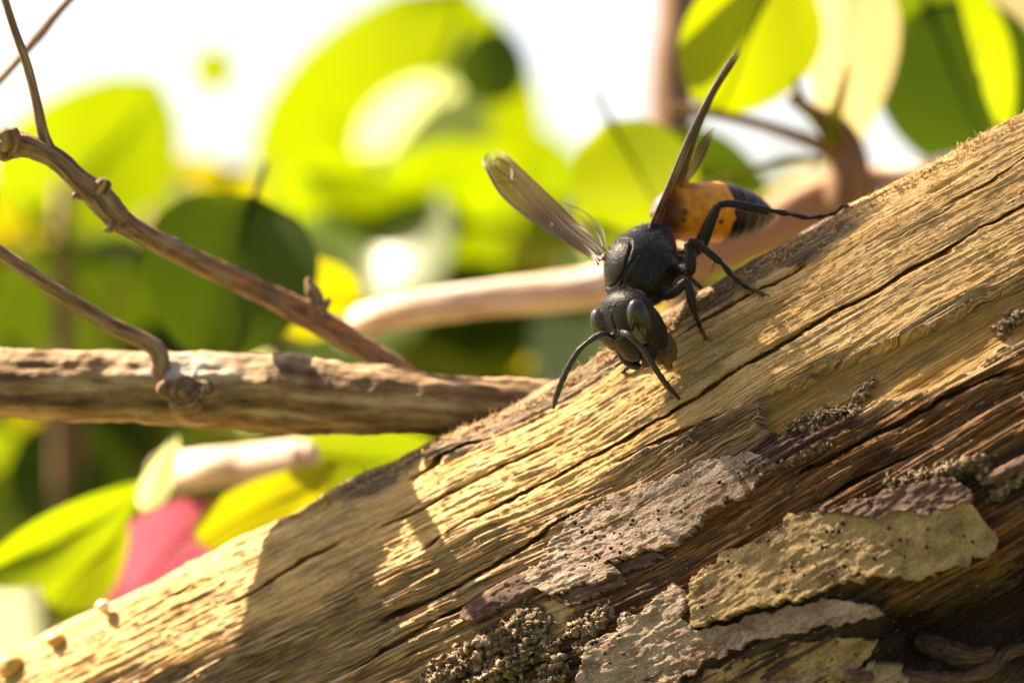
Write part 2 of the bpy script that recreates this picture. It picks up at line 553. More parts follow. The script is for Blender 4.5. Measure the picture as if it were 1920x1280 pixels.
# amber-brown fibre zone below it
VA = vline([(0, 1500), (900, 1290), (1130, 1100), (1300, 985), (1420, 870), (1560, 815), (1640, 768), (1760, 742), (1880, 668), (1960, 625), (2200, 500)])
amber = sstep(V - VA + wob * 40, -6, 14) * front * sstep(U, 850, 1150)
lip = np.exp(-((V - VA + 16) / 13.0) ** 2) * sstep(U, 1600, 1680) * (1 - sstep(U, 1880, 1930)) * front
amber *= 1 - lip * 0.9; ochre *= 1 - lip; coarse *= 1 - lip * 0.8
# pale bare patch among crumbs
bare = sstep(sdpoly(Ub, Vb, [(985, 1140), (1010, 1128), (1070, 1128), (1085, 1165), (1060, 1200), (1030, 1225), (1000, 1190)]), -3, 6)
coarse *= 1 - bare; amber *= 1 - bare
# purple bark remnant; dirt tone, with shade of hollow and flake gaps painted in
purple = sstep(sdpoly(Ub, Vb, [(1360, 880), (1390, 855), (1440, 812), (1485, 800), (1600, 775), (1615, 800), (1560, 835), (1470, 890), (1430, 905)]), -4, 8) * front
purple = np.maximum(purple, 0.8 * sstep(sdpoly(Ub, Vb, [(1150, 880), (1290, 820), (1420, 760), (1430, 800), (1330, 850), (1180, 905)]), -10, 20) * sstep(fbm(S / 3, W / 0.3, 6), 0.45, 0.6))
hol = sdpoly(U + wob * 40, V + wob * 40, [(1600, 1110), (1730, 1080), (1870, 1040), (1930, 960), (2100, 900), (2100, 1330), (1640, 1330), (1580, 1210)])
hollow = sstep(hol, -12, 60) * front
dirt_shade = 0.85 * hollow  # hollow darkened in the colour where shade falls
dirt_shade = np.maximum(dirt_shade, 0.8 * sstep(sdpoly(Ub, Vb, [(800, 1290), (960, 1180), (1040, 1140), (1100, 1150), (1090, 1290)]), -10, 20) * (1 - bare))
dirt_shade = np.maximum(dirt_shade, sstep(sdpoly(Ub, Vb, [(1060, 1150), (1160, 1120), (1300, 1040), (1330, 1050), (1200, 1140), (1120, 1200), (1080, 1280), (1050, 1280)]), -6, 10) * 0.8)
dirt_shade = np.maximum(dirt_shade, 0.8 * sstep(sdpoly(Ub, Vb, [(1470, 985), (1560, 940), (1680, 890), (1840, 850), (1960, 800), (1960, 960), (1830, 960), (1600, 985)]), -10, 30) * (0.5 + 0.8 * fbm(S / 3, W / 0.5, 3)))
dirt_shade = np.maximum(dirt_shade, sstep(sdpoly(Ub, Vb, [(1080, 1290), (1300, 1150), (1480, 1110), (1680, 1080), (1680, 1300)]), -5, 20) * 0.85)  # shade between the flakes, put into the colour
dirt_shade = np.clip(dirt_shade, 0, 1)
dirt_shade = np.maximum(dirt_shade, 0.75 * sstep(fbm(S / 4, W / 0.35, 7), 0.66, 0.72) * amber)
# cracks
CR = [([(790, 1040), (860, 989), (1000, 915), (1071, 879), (1150, 838), (1223, 799), (1320, 740), (1440, 668), (1530, 612), (1600, 568), (1700, 512), (1800, 455), (1920, 388), (2080, 300)], 3.2, 1.0),
      ([(700, 1000), (780, 962), (860, 920), (982, 854), (1060, 820)], 2.4, 0.5),
      ([(1240, 655), (1300, 612), (1400, 555), (1470, 520), (1530, 488)], 3.0, 0.6),
      ([(1760, 395), (1820, 362), (1880, 325), (1960, 275)], 2.2, 0.5),
      ([(1650, 460), (1720, 425), (1800, 380)], 1.8, 0.3),
      ([(660, 1010), (560, 1060), (480, 1108), (420, 1140)], 3.0, 0.6), ([(240, 1165), (330, 1115), (410, 1072)], 3.0, 0.5),
      ([(760, 905), (850, 850), (930, 815)], 3.0, 0.6), ([(700, 1180), (820, 1120), (980, 1030), (1130, 945)], 3.5, 0.7),
      ([(640, 1275), (800, 1180), (920, 1110)], 3.5, 0.7), ([(1480, 905), (1620, 830), (1800, 740), (1920, 690)], 3.2, 0.7),
      ([(1500, 960), (1640, 890), (1760, 830)], 3.2, 0.7), ([(1140, 880), (1250, 830), (1400, 755)], 3, 0.5)]
crack = np.zeros_like(U)
for pts, wd, dp in CR:
    wd = wd * 1.1
    d = dpoly(U + wob * 9, V + wob * 9 + wob2 * 5, pts)
    ends = sstep(np.minimum(U - min(p[0] for p in pts), max(p[0] for p in pts) - U), 0, 60)
    vary = 0.5 + 0.8 * vn(S / 4, W * 0 + wd, 5)
    crack = np.maximum(crack, dp * ends * np.exp(-(d / (wd * vary)) ** 4))
crack *= front
# random short checks along the grain
chk = np.clip((vn(S / 5.5, W / 0.28, 6) - 0.80) * 5, 0, 1) * sstep(fbm(S / 8, W / 3, 1), 0.42, 0.6)
# height, mm
fz = np.clip(coarse + amber * 0.6 + weather * 0.5, 0, 1) * (1 - jm * 0.7)
f1 = np.abs(vn(S / 16, W / 0.42 + 0.25 * wob, 1) - 0.5) * 2
f2 = np.abs(vn(S / 9, W / 0.2, 2) - 0.5) * 2
f3 = vn(S / 3.5, W / 0.16, 4)
h = 0.9 * (fbm(S / 22, W / 7, 2) - 0.5) * front
f4 = np.abs(vn(S / 6, W / 0.13, 5) - 0.5) * 2
h = h + fz * (0.50 * f1 + 0.44 * f2 + 0.26 * f4) + (0.10 * f2 + 0.08 * f4) * (1 - fz) * (1 - 0.6 * jm) + 0.06 * f3
h = h + (1 - fz) * (1 - jm * 0.8) * 0.13 * (fbm(S / 0.55, W / 0.17, 6, 2) - 0.5)
h = h + (1 - fz) * (1 - jm) * 0.23 * (fbm(S / 1.9, W / 0.19, 3, 3) - 0.4) * (0.4 + 1.2 * fbm(S / 5, W / 2, 6))
h = h + weather * 0.22 * (fbm(S / 1.6, W / 0.5, 7) - 0.5)
steps = np.floor(fbm(S / 11, W / 1.6, 5) * 9) / 9
h = h + fz * 1.3 * (steps - 0.5) * front
h = h - 0.38 * chk * front
h = h - jm * 0.95 * (1 - sstep(U, 1700, 1900) * 0.6)
h = h - 6.5 * sstep(hol, 0, 130) * front - hollow * 0.9 * fbm(S / 1.2, W / 0.8, 2)
h = h + lip * 0.35
h = h + purple * 0.3
h = h + (1 - front) * 1.2 * (fbm(S / 10, W / 5, 3) - 0.5)
edge = np.exp(-(Ws / 1.2) ** 2)
h = h + edge * 0.35 * (fbm(S / 1.6, W * 0, 6, 4) - 0.45)
L = B + NRM * h[..., None].astype(np.float32)
L[..., 1] += 2.8 * crack          # cracks run straight into the wood, not square to its sloping face

I = np.arange(nT * nW).reshape(nT, nW)
J2 = np.roll(I, -1, axis=1)
Fq = np.stack([I[:-1], J2[:-1], J2[1:], I[1:]], -1).reshape(-1, 4)
log = empty('weathered_log', P(1000, 1000, 0), 'thick barkless split log with yellow fibres sloping up under the hornet', 'log')
lme = mesh_np('wood', L.reshape(-1, 3), Fq)
for nm, d in (('weather', weather), ('coarse', coarse), ('ochre', ochre), ('amber', amber), ('purple', purple), ('dirt_shade', dirt_shade)):
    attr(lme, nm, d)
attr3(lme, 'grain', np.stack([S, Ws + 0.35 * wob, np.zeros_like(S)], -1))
wood_o = link('wood', lme, M['wood'], log)
for row, nm in ((0, 'end'), (nT - 1, 'end')):       # closed ends, far outside the frame
    ring = L[row]; c = ring.mean(0)
    Vv = np.vstack([ring, c]); k = np.arange(nW)
    Fe = np.stack([k, (k + 1) % nW, np.full(nW, nW)], 1)
    me = mesh_np('cut_end', Vv, Fe); 
    for a_ in ('weather', 'coarse'): attr(me, a_, np.full(len(Vv), 0.6))
    attr3(me, 'grain', Vv)
    link('cut_end', me, M['wood'], log)

vis = front[0]
fU, fV = U[:, vis], V[:, vis]


_TU, _TV = proj(L[:, vis])
_tab_px = -np.ones((1100, 1300), np.int64)
_iu = ((_TU + 100) / 2).astype(int); _iv = ((_TV + 1200) / 2).astype(int)
_ok = (_iu >= 0) & (_iu < 1100) & (_iv >= 0) & (_iv < 1300)
_ids = np.arange(_TU.size).reshape(_TU.shape)
_tab_px[_iu[_ok], _iv[_ok]] = _ids[_ok]
_nv = _TU.shape[1]


def surf(px, py):
    """front log surface point (mm) and normal under a photo pixel"""
    a, b = int((px + 100) / 2), int((py + 1200) / 2)
    for r in range(0, 60):
        w_ = _tab_px[max(0, a - r):a + r + 1, max(0, b - r):b + r + 1]
        g_ = w_[w_ >= 0]
        if len(g_):
            i, j = divmod(int(g_[0]), _nv)
            return L[i, j].astype(float), NRM[i, j].astype(float)
    raise ValueError((px, py))


# ---- bark flakes: thin sheets lifted off the wood
def flake(name, poly, mat, thick, seed, curl=0.0, spots=0, label=None, lift=0.0, rough=0.12, ragged=14):
    xs = [p[0] for p in poly]; ys = [p[1] for p in poly]
    cols = np.where((ts > min(xs) - 600) & (ts < max(xs) + 200))[0]
    rows = np.where(wv < 44)[0]
    c0, c1 = cols[0], cols[-1] + 1; r1 = rows[-1] + 1
    u = U[c0:c1, :r1]; v = V[c0:c1, :r1]; s = S[c0:c1, :r1]; w = W[c0:c1, :r1]
    jag = (fbm(s / 0.8, w / 0.6, seed, 4) - 0.5) * ragged * 2
    sd = sdpoly(u + jag, v + jag * 0.7, poly)
    ins = sd > 0
    hh = 0.9 * (fbm(s / 22, w / 7, 2) - 0.5) + 0.35
    hh = hh - 4.0 * sstep(hol[c0:c1, :r1], 0, 130) * 0.25
    top = hh + thick + lift + rough * (fbm(s / 2.2, w / 0.9, seed + 1, 4) - 0.5) * 2 + 0.5 * (fbm(s / 9, w / 4, seed + 2) - 0.5)
    top = top + 0.16 * (fbm(s / 0.45, w / 0.28, seed + 3, 3) - 0.5) + 0.10 * (np.abs(vn(s / 1.6, w / 0.32, seed + 4) - 0.5) * 2 - 0.5)
    wr = np.abs(fbm(s / 3.2, w / 1.6, seed + 6, 3) - 0.5)
    top = top - 0.12 * np.exp(-(wr / 0.014) ** 2) * (rough > 0.2)
    top = top + curl * np.exp(-sd / 14.0) - 0.06 * np.exp(-sd / 3.0)
    spot = np.zeros_like(u)
    r_ = np.random.default_rng(seed + 5)
    cand = np.argwhere(sd > 8)
    if spots and len(cand):
        cl = cand[r_.integers(0, len(cand), max(3, spots // 7))]
        for k in range(spots):
            cc = cl[r_.integers(0, len(cl))]
            cu, cv = u[cc[0], cc[1]] + r_.normal(0, 38), v[cc[0], cc[1]] + r_.normal(0, 22)
            rr = r_.uniform(1.6, 4.2)
            dd = np.hypot(u - cu, v - cv)
            spot = np.maximum(spot, 1 - sstep(dd, rr * 0.7, rr * 1.15))
            top = top + 0.07 * np.exp(-((dd - rr * 1.2) / 2) ** 2) - 0.12 * np.exp(-(dd / rr) ** 2)
    Pn = B[c0:c1, :r1] + NRM[c0:c1, :r1] * top[..., None]
    idx = -np.ones(u.shape, int)
    q = ins[:-1, :-1] & ins[1:, :-1] & ins[1:, 1:] & ins[:-1, 1:]
    a, b = np.where(q)
    corners = np.stack([np.stack([a, b], 1), np.stack([a, b + 1], 1), np.stack([a + 1, b + 1], 1), np.stack([a + 1, b], 1)], 1)
    flat = corners[..., 0] * u.shape[1] + corners[..., 1]
    uq, inv = np.unique(flat, return_inverse=True)
    inv = inv.reshape(-1, 4)
    Vt = Pn.reshape(-1, 3)[uq]
    nr = NRM[c0:c1, :r1].reshape(-1, 3)[uq]
    # boundary skirt gives the sheet its thickness
    e = np.vstack([inv[:, [0, 1]], inv[:, [1, 2]], inv[:, [2, 3]], inv[:, [3, 0]]])
    key = np.sort(e, 1); kk = key[:, 0].astype(np.int64) * (len(uq) + 1) + key[:, 1]
    un, first, cnt = np.unique(kk, return_index=True, return_counts=True)
    be = e[first[cnt == 1]]
    depth = thick + 0.45 + max(0, curl) * 0.3 + lift
    low = Vt - nr * depth
    used = np.unique(be); mp = -np.ones(len(uq), int); mp[used] = np.arange(len(used)) + len(uq)
    Vall = np.vstack([Vt, low[used]])
    sk = np.stack([be[:, 1], be[:, 0], mp[be[:, 0]], mp[be[:, 1]]], 1)
    me = mesh_np(name, Vall, np.vstack([inv, sk]))
    g = np.stack([s, w, s * 0], -1).reshape(-1, 3)[uq]
    attr3(me, 'grain', np.vstack([g, g[used]]))
    sp = spot.reshape(-1)[uq]
    attr(me, 'spot', np.concatenate([sp, sp[used]]))
    o = link(name, me, mat, log)
    if label: o['label'] = label
    return o


def z5(*pts): return [(860 + x / 2.37, 740 + y / 2.37) for x, y in pts]


flake('bark_flake', z5((310, 830), (380, 740), (520, 570), (640, 500), (800, 420), (900, 410), (1000, 360), (1060, 310), (1180, 280), (1300, 260), (1400, 300), (1440, 325), (1380, 380), (1350, 430), (1290, 450), (1200, 490), (1110, 550), (1040, 600), (1030, 640), (930, 690), (900, 700), (800, 710), (700, 760), (740, 800), (640, 840), (520, 860), (440, 910), (350, 870)),
      M['flake_pink'], 0.34, 3, curl=0.16, lift=0.2, spots=60, label='pinkish grey bark flake with black pits')
flake('bark_flake', [(1307, 1150), (1307, 1100), (1366, 1044), (1432, 1025), (1466, 1005), (1493, 972), (1546, 967), (1600, 968), (1647, 977), (1700, 961), (1742, 967), (1764, 956), (1822, 945), (1854, 983), (1878, 1020), (1870, 1036), (1828, 1052), (1732, 1084), (1647, 1084), (1588, 1094), (1535, 1115), (1482, 1131), (1413, 1147), (1360, 1165), (1310, 1178)],
      M['flake_buff'], 0.8, 21, curl=0.2, spots=60, label='buff bark flake dotted with dark specks', lift=0.5)
flake('bark_flake', [(1075, 1320), (1110, 1215), (1165, 1183), (1165, 1155), (1215, 1150), (1240, 1122), (1278, 1100), (1291, 1112), (1286, 1150), (1306, 1182), (1365, 1172), (1480, 1138), (1560, 1122), (1640, 1130), (1660, 1150), (1600, 1168), (1500, 1182), (1420, 1200), (1340, 1240), (1250, 1290), (1220, 1330)],
      M['flake_pink'], 0.5, 31, curl=0.2, spots=14, label='wrinkled pinkish bark flake with a torn edge', lift=0.25, rough=0.25)
flake('bark_flake', [(1240, 1320), (1330, 1258), (1420, 1226), (1500, 1202), (1580, 1190), (1650, 1196), (1640, 1225), (1590, 1260), (1560, 1290), (1540, 1330)],
      M['flake_buff'], 0.35, 41, curl=0.25, spots=12, rough=0.25, label='low brown bark strip under the torn flake')
flake('bark_flake', [(1350, 1330), (1420, 1285), (1520, 1255), (1640, 1238), (1700, 1250), (1690, 1330)],
      M['flake_pink'], 0.4, 47, curl=0.3, spots=8, rough=0.4)
flake('bark_strip', [(1540, 972), (1590, 955), (1640, 938), (1700, 922), (1760, 908), (1795, 905), (1832, 932), (1826, 950), (1764, 962), (1742, 973), (1700, 968), (1647, 984), (1600, 978)],
      M['bark_purple'], 1.1, 51, curl=0.2, lift=0.6, rough=0.25, label='purple brown bark strip above the buff flake')
flake('bark_strip', z5((20, 1000), (60, 950), (200, 850), (320, 795), (380, 880), (300, 920), (200, 965), (100, 1022)), M['bark_purple'], 0.75, 55, curl=-0.25, lift=0.0, rough=0.2, ragged=6, label='purple brown bark splinter pointing out from the pinkish flake')
flake('bark_strip', z5((430, 915), (520, 865), (640, 845), (740, 805), (760, 820), (700, 860), (600, 900), (500, 945)), M['bark_purple'], 0.2, 57, curl=0.1, rough=0.2)
flake('bark_strip', z5((700, 765), (800, 715), (900, 705), (930, 720), (830, 770), (740, 800)), M['bark_purple'], 0.15, 58, curl=0.15, rough=0.2)

# rolled bark piece in the hollow
def curl_piece(path, rad, name='bark_curl'):
    pts = []
    for (x, y, off) in path:
        p, n = surf(x, y); pts.append(p + n * off)
    a = Acc().tube(pts, rad, 22, 60, lambda S_, T_, R_: R_ * 0.5 * (fbm(S_ / 0.5, T_ * 1.8 + 3, 2, 3) - 0.5))
    me = a.mesh(name); attr3(me, 'grain', np.vstack(a.G))
    return link(name, me, M['bark_purple'], log)


curl_piece([(1722, 1192, 1.2), (1760, 1205, 1.6), (1810, 1218, 1.5), (1858, 1215, 1.2)], [0.75, 0.95, 0.9, 0.7])
curl_piece([(1590, 1262, 0.9), (1660, 1255, 1.2), (1740, 1262, 1.2), (1800, 1258, 1.0)], [0.5, 0.7, 0.65, 0.4])
curl_piece([(1800, 1265, 0.8), (1850, 1240, 1.2), (1910, 1225, 1.4), (1990, 1200, 1.0)], [0.4, 0.55, 0.5, 0.4])
curl_piece([(1840, 905, 0.3), (1880, 890, 0.7), (1940, 860, 0.7), (2000, 830, 0.4)], [0.3, 0.55, 0.55, 0.3])


# ---- crumbly frass clumps
def clump(path, rpx, n, seed, size=(0.08, 0.26), name='frass_clump', label=None):
    r_ = np.random.default_rng(seed); Vi, Fi = ico(2)
    p = spline(np.array(path, float), 80)
    # lumpy crust
    lo = p.min(0) - rpx * 2.2; hi = p.max(0) + rpx * 2.2
    nx, ny = int((hi[0] - lo[0]) / 2.0), int((hi[1] - lo[1]) / 2.0)
    gx, gy = np.meshgrid(np.linspace(lo[0], hi[0], nx), np.linspace(lo[1], hi[1], ny), indexing='ij')
    dist = np.min(np.hypot(gx[..., None] - p[:, 0], gy[..., None] - p[:, 1]), -1)
    dist = dist + (fbm(gx / 9, gy / 9, seed, 3) - 0.5) * rpx * 1.6
    mask = dist < rpx
    idx = -np.ones(mask.shape, int); Vv = []
    cell = 1 - np.abs(vn(gx / 6.0, gy / 6.0, seed) - 0.5) * 2
    cell2 = 1 - np.abs(vn(gx / 3.2 + 9, gy / 3.2, seed + 1) - 0.5) * 2
    hgt = rpx / PX * (0.75 * np.sqrt(np.clip(1 - dist / rpx, 0, 1))) + 0.30 * cell ** 2 + 0.18 * cell2 + 0.5 * rpx / PX * (fbm(gx / 16, gy / 16, seed + 2) - 0.5)
    for i, j in np.argwhere(mask):
        q, nn = surf(gx[i, j], gy[i, j])
        edge_ = 0.25 if dist[i, j] > rpx - 3 else 0
        idx[i, j] = len(Vv); Vv.append(q + nn * (max(0.0, hgt[i, j]) - 0.15 - edge_))
    q4 = mask[:-1, :-1] & mask[1:, :-1] & mask[1:, 1:] & mask[:-1, 1:]
    a_, b_ = np.where(q4)
    F4 = np.stack([idx[a_, b_], idx[a_ + 1, b_], idx[a_ + 1, b_ + 1], idx[a_, b_ + 1]], 1)
    Tq = np.vstack([F4[:, [0, 1, 2]], F4[:, [0, 2, 3]]])
    allV = [np.array(Vv)]; allF = [Tq]; off = len(Vv)
    for k in range(n):
        c = p[r_.integers(0, 80)] + r_.normal(0, rpx * 0.62, 2)
        q, nn = surf(c[0], c[1])
        rad = size[0] + (size[1] - size[0]) * r_.random() ** 2.2
        dd = np.min(np.hypot(c[0] - p[:, 0], c[1] - p[:, 1])) / rpx
        lift = rpx / PX * 0.7 * math.sqrt(max(0, 1 - dd)) + r_.uniform(0, 0.25)
        nz = vn(Vi[:, 0] * 2.6 + k, Vi[:, 1] * 2.6 + Vi[:, 2] * 1.7 + k * 3, 3) - 0.5
        v = Vi * rad * r_.uniform(0.5, 1.6, 3) * (1 + 1.1 * nz[:, None])
        allV.append(v + q + nn * lift); allF.append(np.array(Fi) + off); off += len(Vi)
    me = mesh_np(name, np.vstack(allV), np.vstack(allF), True)
    o = link(name, me, M['crumb'], log)
    o['kind'] = 'stuff'
    if label: o['label'] = label
    return o


clump([(1485, 803), (1520, 790), (1570, 778), (1603, 772)], 13, 60, 1)
clump([(1608, 752), (1622, 735), (1640, 715)], 10, 30, 2)
clump([(1670, 908), (1740, 892), (1800, 880), (1835, 868), (1855, 890)], 16, 110, 3)
clump([(1870, 925), (1900, 900), (1940, 880)], 15, 50, 4)
clump([(815, 1285), (880, 1235), (940, 1205), (1000, 1165), (1000, 1200), (960, 1245), (900, 1280)], 30, 200, 5, (0.10, 0.34))
clump([(1000, 1165), (1030, 1215), (1050, 1250), (1010, 1290)], 22, 90, 6, (0.1, 0.32))
clump([(1075, 1180), (1110, 1170), (1140, 1150), (1090, 1215)], 16, 70, 7)
clump([(1875, 625), (1900, 605), (1950, 585)], 13, 50, 8)
clump([(1270, 845), (1290, 830), (1310, 800), (1330, 790)], 6, 26, 9, (0.04, 0.12))
clump([(1380, 900), (1430, 880), (1500, 860), (1560, 835)], 8, 50, 10, (0.04, 0.13))


# ---- loose wood fibres standing off the surface
def fibres(n, seed):
    r_ = np.random.default_rng(seed); Vv = []; Ff = []
    wsel = np.where(wv < 36)[0]
    for k in range(n):
        on_ridge = k < n * 0.22
        i = r_.integers(np.searchsorted(ts, 600), np.searchsorted(ts, 2050))
        if on_ridge: j = int(r_.integers(0, 22))
        else: j = int(r_.choice(wsel))
        if not on_ridge and coarse[i, j] > 0.6 and r_.random() > 0.25: continue
        p = L[i, j]; nn = NRM[i, j]; tdir = dT[i, j] / np.linalg.norm(dT[i, j])
        d = tdir * r_.choice([-1, 1]) * r_.uniform(0.3, 1) + nn * r_.uniform(0.25, 0.9) + r_.normal(0, 0.25, 3)
        d /= np.linalg.norm(d); ln = r_.uniform(0.15, 0.55) * (1.5 if on_ridge and r_.random() < 0.5 else 1)
        wd = r_.uniform(0.02, 0.06) * (1.6 if on_ridge else 1)
        sd = np.cross(d, nn); sd /= np.linalg.norm(sd) + 1e-9
        m_ = p + d * ln * 0.55 - nn * 0.03; e = p + d * ln + r_.normal(0, 0.08, 3)
        b0 = len(Vv)
        t_ = np.cross(sd, d) * wd * 0.6
        Vv += [p - sd * wd - nn * 0.05, p + sd * wd - nn * 0.05, p + t_, m_ - sd * wd * 0.6, m_ + sd * wd * 0.6, m_ + t_ * 0.7, e]
        for x, y in ((0, 1), (1, 2), (2, 0)):
            Ff.append([b0 + x, b0 + y, b0 + 3 + y]); Ff.append([b0 + x, b0 + 3 + y, b0 + 3 + x]); Ff.append([b0 + 3 + x, b0 + 3 + y, b0 + 6])
    me = mesh_np('wood_fibre', np.array(Vv), np.array(Ff))
    for a_ in ('weather', 'coarse', 'ochre'): attr(me, a_, np.zeros(len(Vv)))
    attr3(me, 'grain', np.array(Vv) * 0.4)
    o = link('wood_fibre', me, M['wood'], log); o['kind'] = 'stuff'


fibres(8500, 5)


# ------------------------------------------------------------------ branches
def bark_bump(amp, seed, ls=2.0, lt=1.3):
    def f(S_, T_, R_):
        c_, s_ = np.cos(T_) * 3, np.sin(T_) * 3
        a = fbm(S_ / ls, c_ * lt + 20, seed, 3) + fbm(S_ / ls + 7, s_ * lt + 40, seed + 1, 3) - 1
        b = fbm(S_ / (ls * 4), c_ + 20, seed + 2) + fbm(S_ / (ls * 4), s_ + 9, seed + 3) - 1
        return R_ * amp * (a + b)
    return f


def path3(rows): return [P(x, y, d) for x, y, d, r in rows], [r / PX * (D + d) / D for x, y, d, r in rows]


def branch_obj(name, rows, mat, parent=None, sides=40, n=300, amp=0.16, seed=1, pale=None, ls=2.0):
    if parent is not None and parent.name == 'gnarled_twig':
        rows = [(x, y, d - 4.0 * (1 - float(sstep(x, 230, 430))), q) for x, y, d, q in rows]
    c, r = path3(rows)
    a = Acc().tube(c, r, sides, n, bark_bump(amp, seed, ls))
    me = a.mesh(name); G = np.vstack(a.G)
    attr3(me, 'grain', G)
    Vm = np.vstack(a.V); u, v = proj(Vm)
    attr(me, 'pale', np.zeros(len(Vm)) if pale is None else pale(u, v, Vm))
    return link(name, me, mat, parent)


br = empty('dead_branch', P(300, 725, 18), 'grey brown dead branch running level behind the log with a knot', 'branch')
ROWS = [(-700, 690, 19, 70), (-250, 705, 18.2, 68), (0, 718, 17.0, 65), (140, 722, 16.7, 64), (300, 728, 16.8, 68), (370, 732, 17.1, 71), (450, 731, 17.1, 70), (540, 733, 16.9, 76), (620, 742, 16.6, 70), (750, 752, 16.3, 62), (880, 762, 16.3, 58), (1000, 768, 17.5, 57), (1200, 790, 19.5, 55)]
branch_obj('limb', ROWS, M['branch'], br, 72, 620, 0.15, 1,
           pale=lambda u, v, p: 0.85 * np.exp(-(((u - 350) / 75) ** 2 + ((v - 690) / 26) ** 2)) * (0.4 + 0.9 * fbm(u / 14, v / 8, 2)))
twig_rows = [(-420, 200, 6, 10), (-60, 432, 8.5, 12), (0, 474, 9.2, 13), (100, 542, 10.6, 14), (200, 606, 12.4, 15), (270, 640, 13.9, 17), (298, 664, 14.1, 17), (299, 700, 14.2, 17), (296, 742, 15, 20)]
branch_obj('side_twig', twig_rows, M['twig'], br, 28, 240, 0.2, 3)
# knot with ridged rings
def knot(cx, cy, dep, par):
    a = Acc()
    for k, (rr, th) in enumerate(((1.45, 0.42), (0.95, 0.38), (0.45, 0.36))):
        c = P(cx + k * 2, cy + k * 1.5, dep - 0.25 * k)
        pts = []
        for t in np.linspace(0, 2 * math.pi, 25):
            q = rr * (1 + 0.18 * math.sin(3 * t + k) + 0.1 * math.sin(5 * t))
            pts.append(c + np.array([math.cos(t) * q * 1.05, 0.25 * math.sin(t * 2) + 0.3 * math.cos(t), math.sin(t) * q * 0.8]))
        a.tube(pts, [th * (1 + 0.3 * math.sin(k + i * 1.3)) for i in range(25)], 10, 80, bark_bump(0.3, k + 2, 0.6))
    me = a.mesh('knot'); attr3(me, 'grain', np.vstack(a.G) * 2); attr(me, 'pale', np.zeros(a.n))
    link('knot', me, M['twig'], par)


knot(347, 738, 13.5, br)

tw = empty('gnarled_twig', P(350, 480, 15), 'knobbly brown twig slanting down to the level dead branch', 'twig')
branch_obj('stem', [(-420, 250, 6, 24), (-160, 285, 8, 24), (-40, 282, 9, 24), (20, 272, 9.5, 26), (60, 276, 10, 22), (105, 300, 10.3, 20), (150, 340, 11, 21), (185, 366, 11.5, 27), (205, 392, 11.8, 27), (226, 414, 12.2, 25), (250, 428, 12.8, 20), (350, 482, 17, 19), (430, 517, 19.2, 20), (500, 552, 20.8, 22), (590, 598, 22, 26), (650, 632, 22.6, 25), (720, 678, 23, 23), (800, 735, 23.5, 22)],
           M['twig'], tw, 44, 520, 0.26, 5, pale=lambda u, v, p: 0.75 * sstep(u, 370, 440) * sstep(fbm(u / 30, v / 9, 4), 0.5, 0.6) * sstep(-(v - (0.52 * u + 298)), -2, 8))
branch_obj('side_shoot', [(92, 285, 10.3, 15), (80, 248, 10.2, 11), (68, 190, 10, 9), (50, 120, 9.6, 8.5), (25, 50, 9.2, 8), (0, -30, 8.8, 7.5), (-70, -250, 8, 6)], M['twig'], tw, 20, 160, 0.10, 6)
def stub(rows, seed, name='bud_scar', par=tw, amp=0.35):
    branch_obj(name, rows, M['twig'], par, 18, 40, amp, seed, ls=0.5)


stub([(10, 275, 8.8, 18), (14, 262, 8.4, 24), (8, 245, 8.2, 22)], 1, 'knob')
stub([(8, 285, 9.2, 20), (6, 298, 9.0, 14)], 2, 'knob')
stub([(185, 358, 11.0, 14), (194, 346, 10.8, 15), (197, 338, 10.8, 12)], 3)
stub([(160, 362, 11.3, 13), (144, 366, 11.2, 9), (136, 370, 11.2, 4)], 4)
stub([(215, 412, 11.6, 15), (210, 424, 11.3, 11), (204, 431, 11.2, 6), (195, 430, 11.2, 3)], 5)
stub([(228, 420, 11.8, 14), (228, 432, 11.5, 10)], 6)
stub([(600, 590, 21.6, 16), (592, 560, 21.4, 14), (584, 540, 21.4, 11), (577, 522, 21.4, 5)], 7, 'bud')
stub([(596, 578, 21.2, 12), (612, 570, 21.1, 8), (618, 560, 21.1, 4)], 8, 'bud')

t2 = empty('thin_twig', P(60, 80, 30), 'thin blurred twig crossing the upright side shoot', 'twig')
branch_obj('stem', [(330, -190, 30, 8), (135, -5, 29, 8), (75, 65, 28, 10), (60, 82, 28, 9), (0, 150, 27, 8), (-150, 320, 26, 8)], M['twig'], t2, 16, 80, 0.1, 8)

fb = empty('pale_branch', P(1000, 545, 70), 'pale sunlit smooth branch far behind the hornet, rising to a brown fork', 'branch')
branch_obj('limb', [(648, 640, 150, 14), (652, 620, 100, 20), (668, 606, 76, 28), (760, 582, 70, 31), (900, 562, 70, 33), (1040, 547, 71, 35), (1130, 534, 72, 38), (1260, 500, 73, 41), (1400, 450, 74, 46), (1500, 400, 75, 50), (1580, 365, 76, 50), (1680, 350, 77, 44), (1800, 330, 78, 45), (2100, 280, 80, 42), (2500, 220, 84, 40)], M['far_branch'], fb, 40, 260, 0.14, 2, ls=5, pale=lambda u, v, p: sstep(u, 1180, 1330) * (1 - sstep(u, 1620, 1680)))
branch_obj('side_twig', [(1590, 380, 74, 50), (1592, 320, 73, 38), (1585, 270, 73, 30), (1560, 235, 72, 24), (1530, 215, 71, 16), (1480, 180, 70, 10)], M['far_brown'], fb, 20, 60, 0.1, 3, ls=6)
branch_obj('side_twig', [(1585, 300, 73, 18), (1520, 265, 72, 13), (1440, 238, 71, 11), (1350, 215, 70, 10), (1260, 200, 70, 10)], M['far_brown'], fb, 16, 60, 0.1, 4, ls=6)
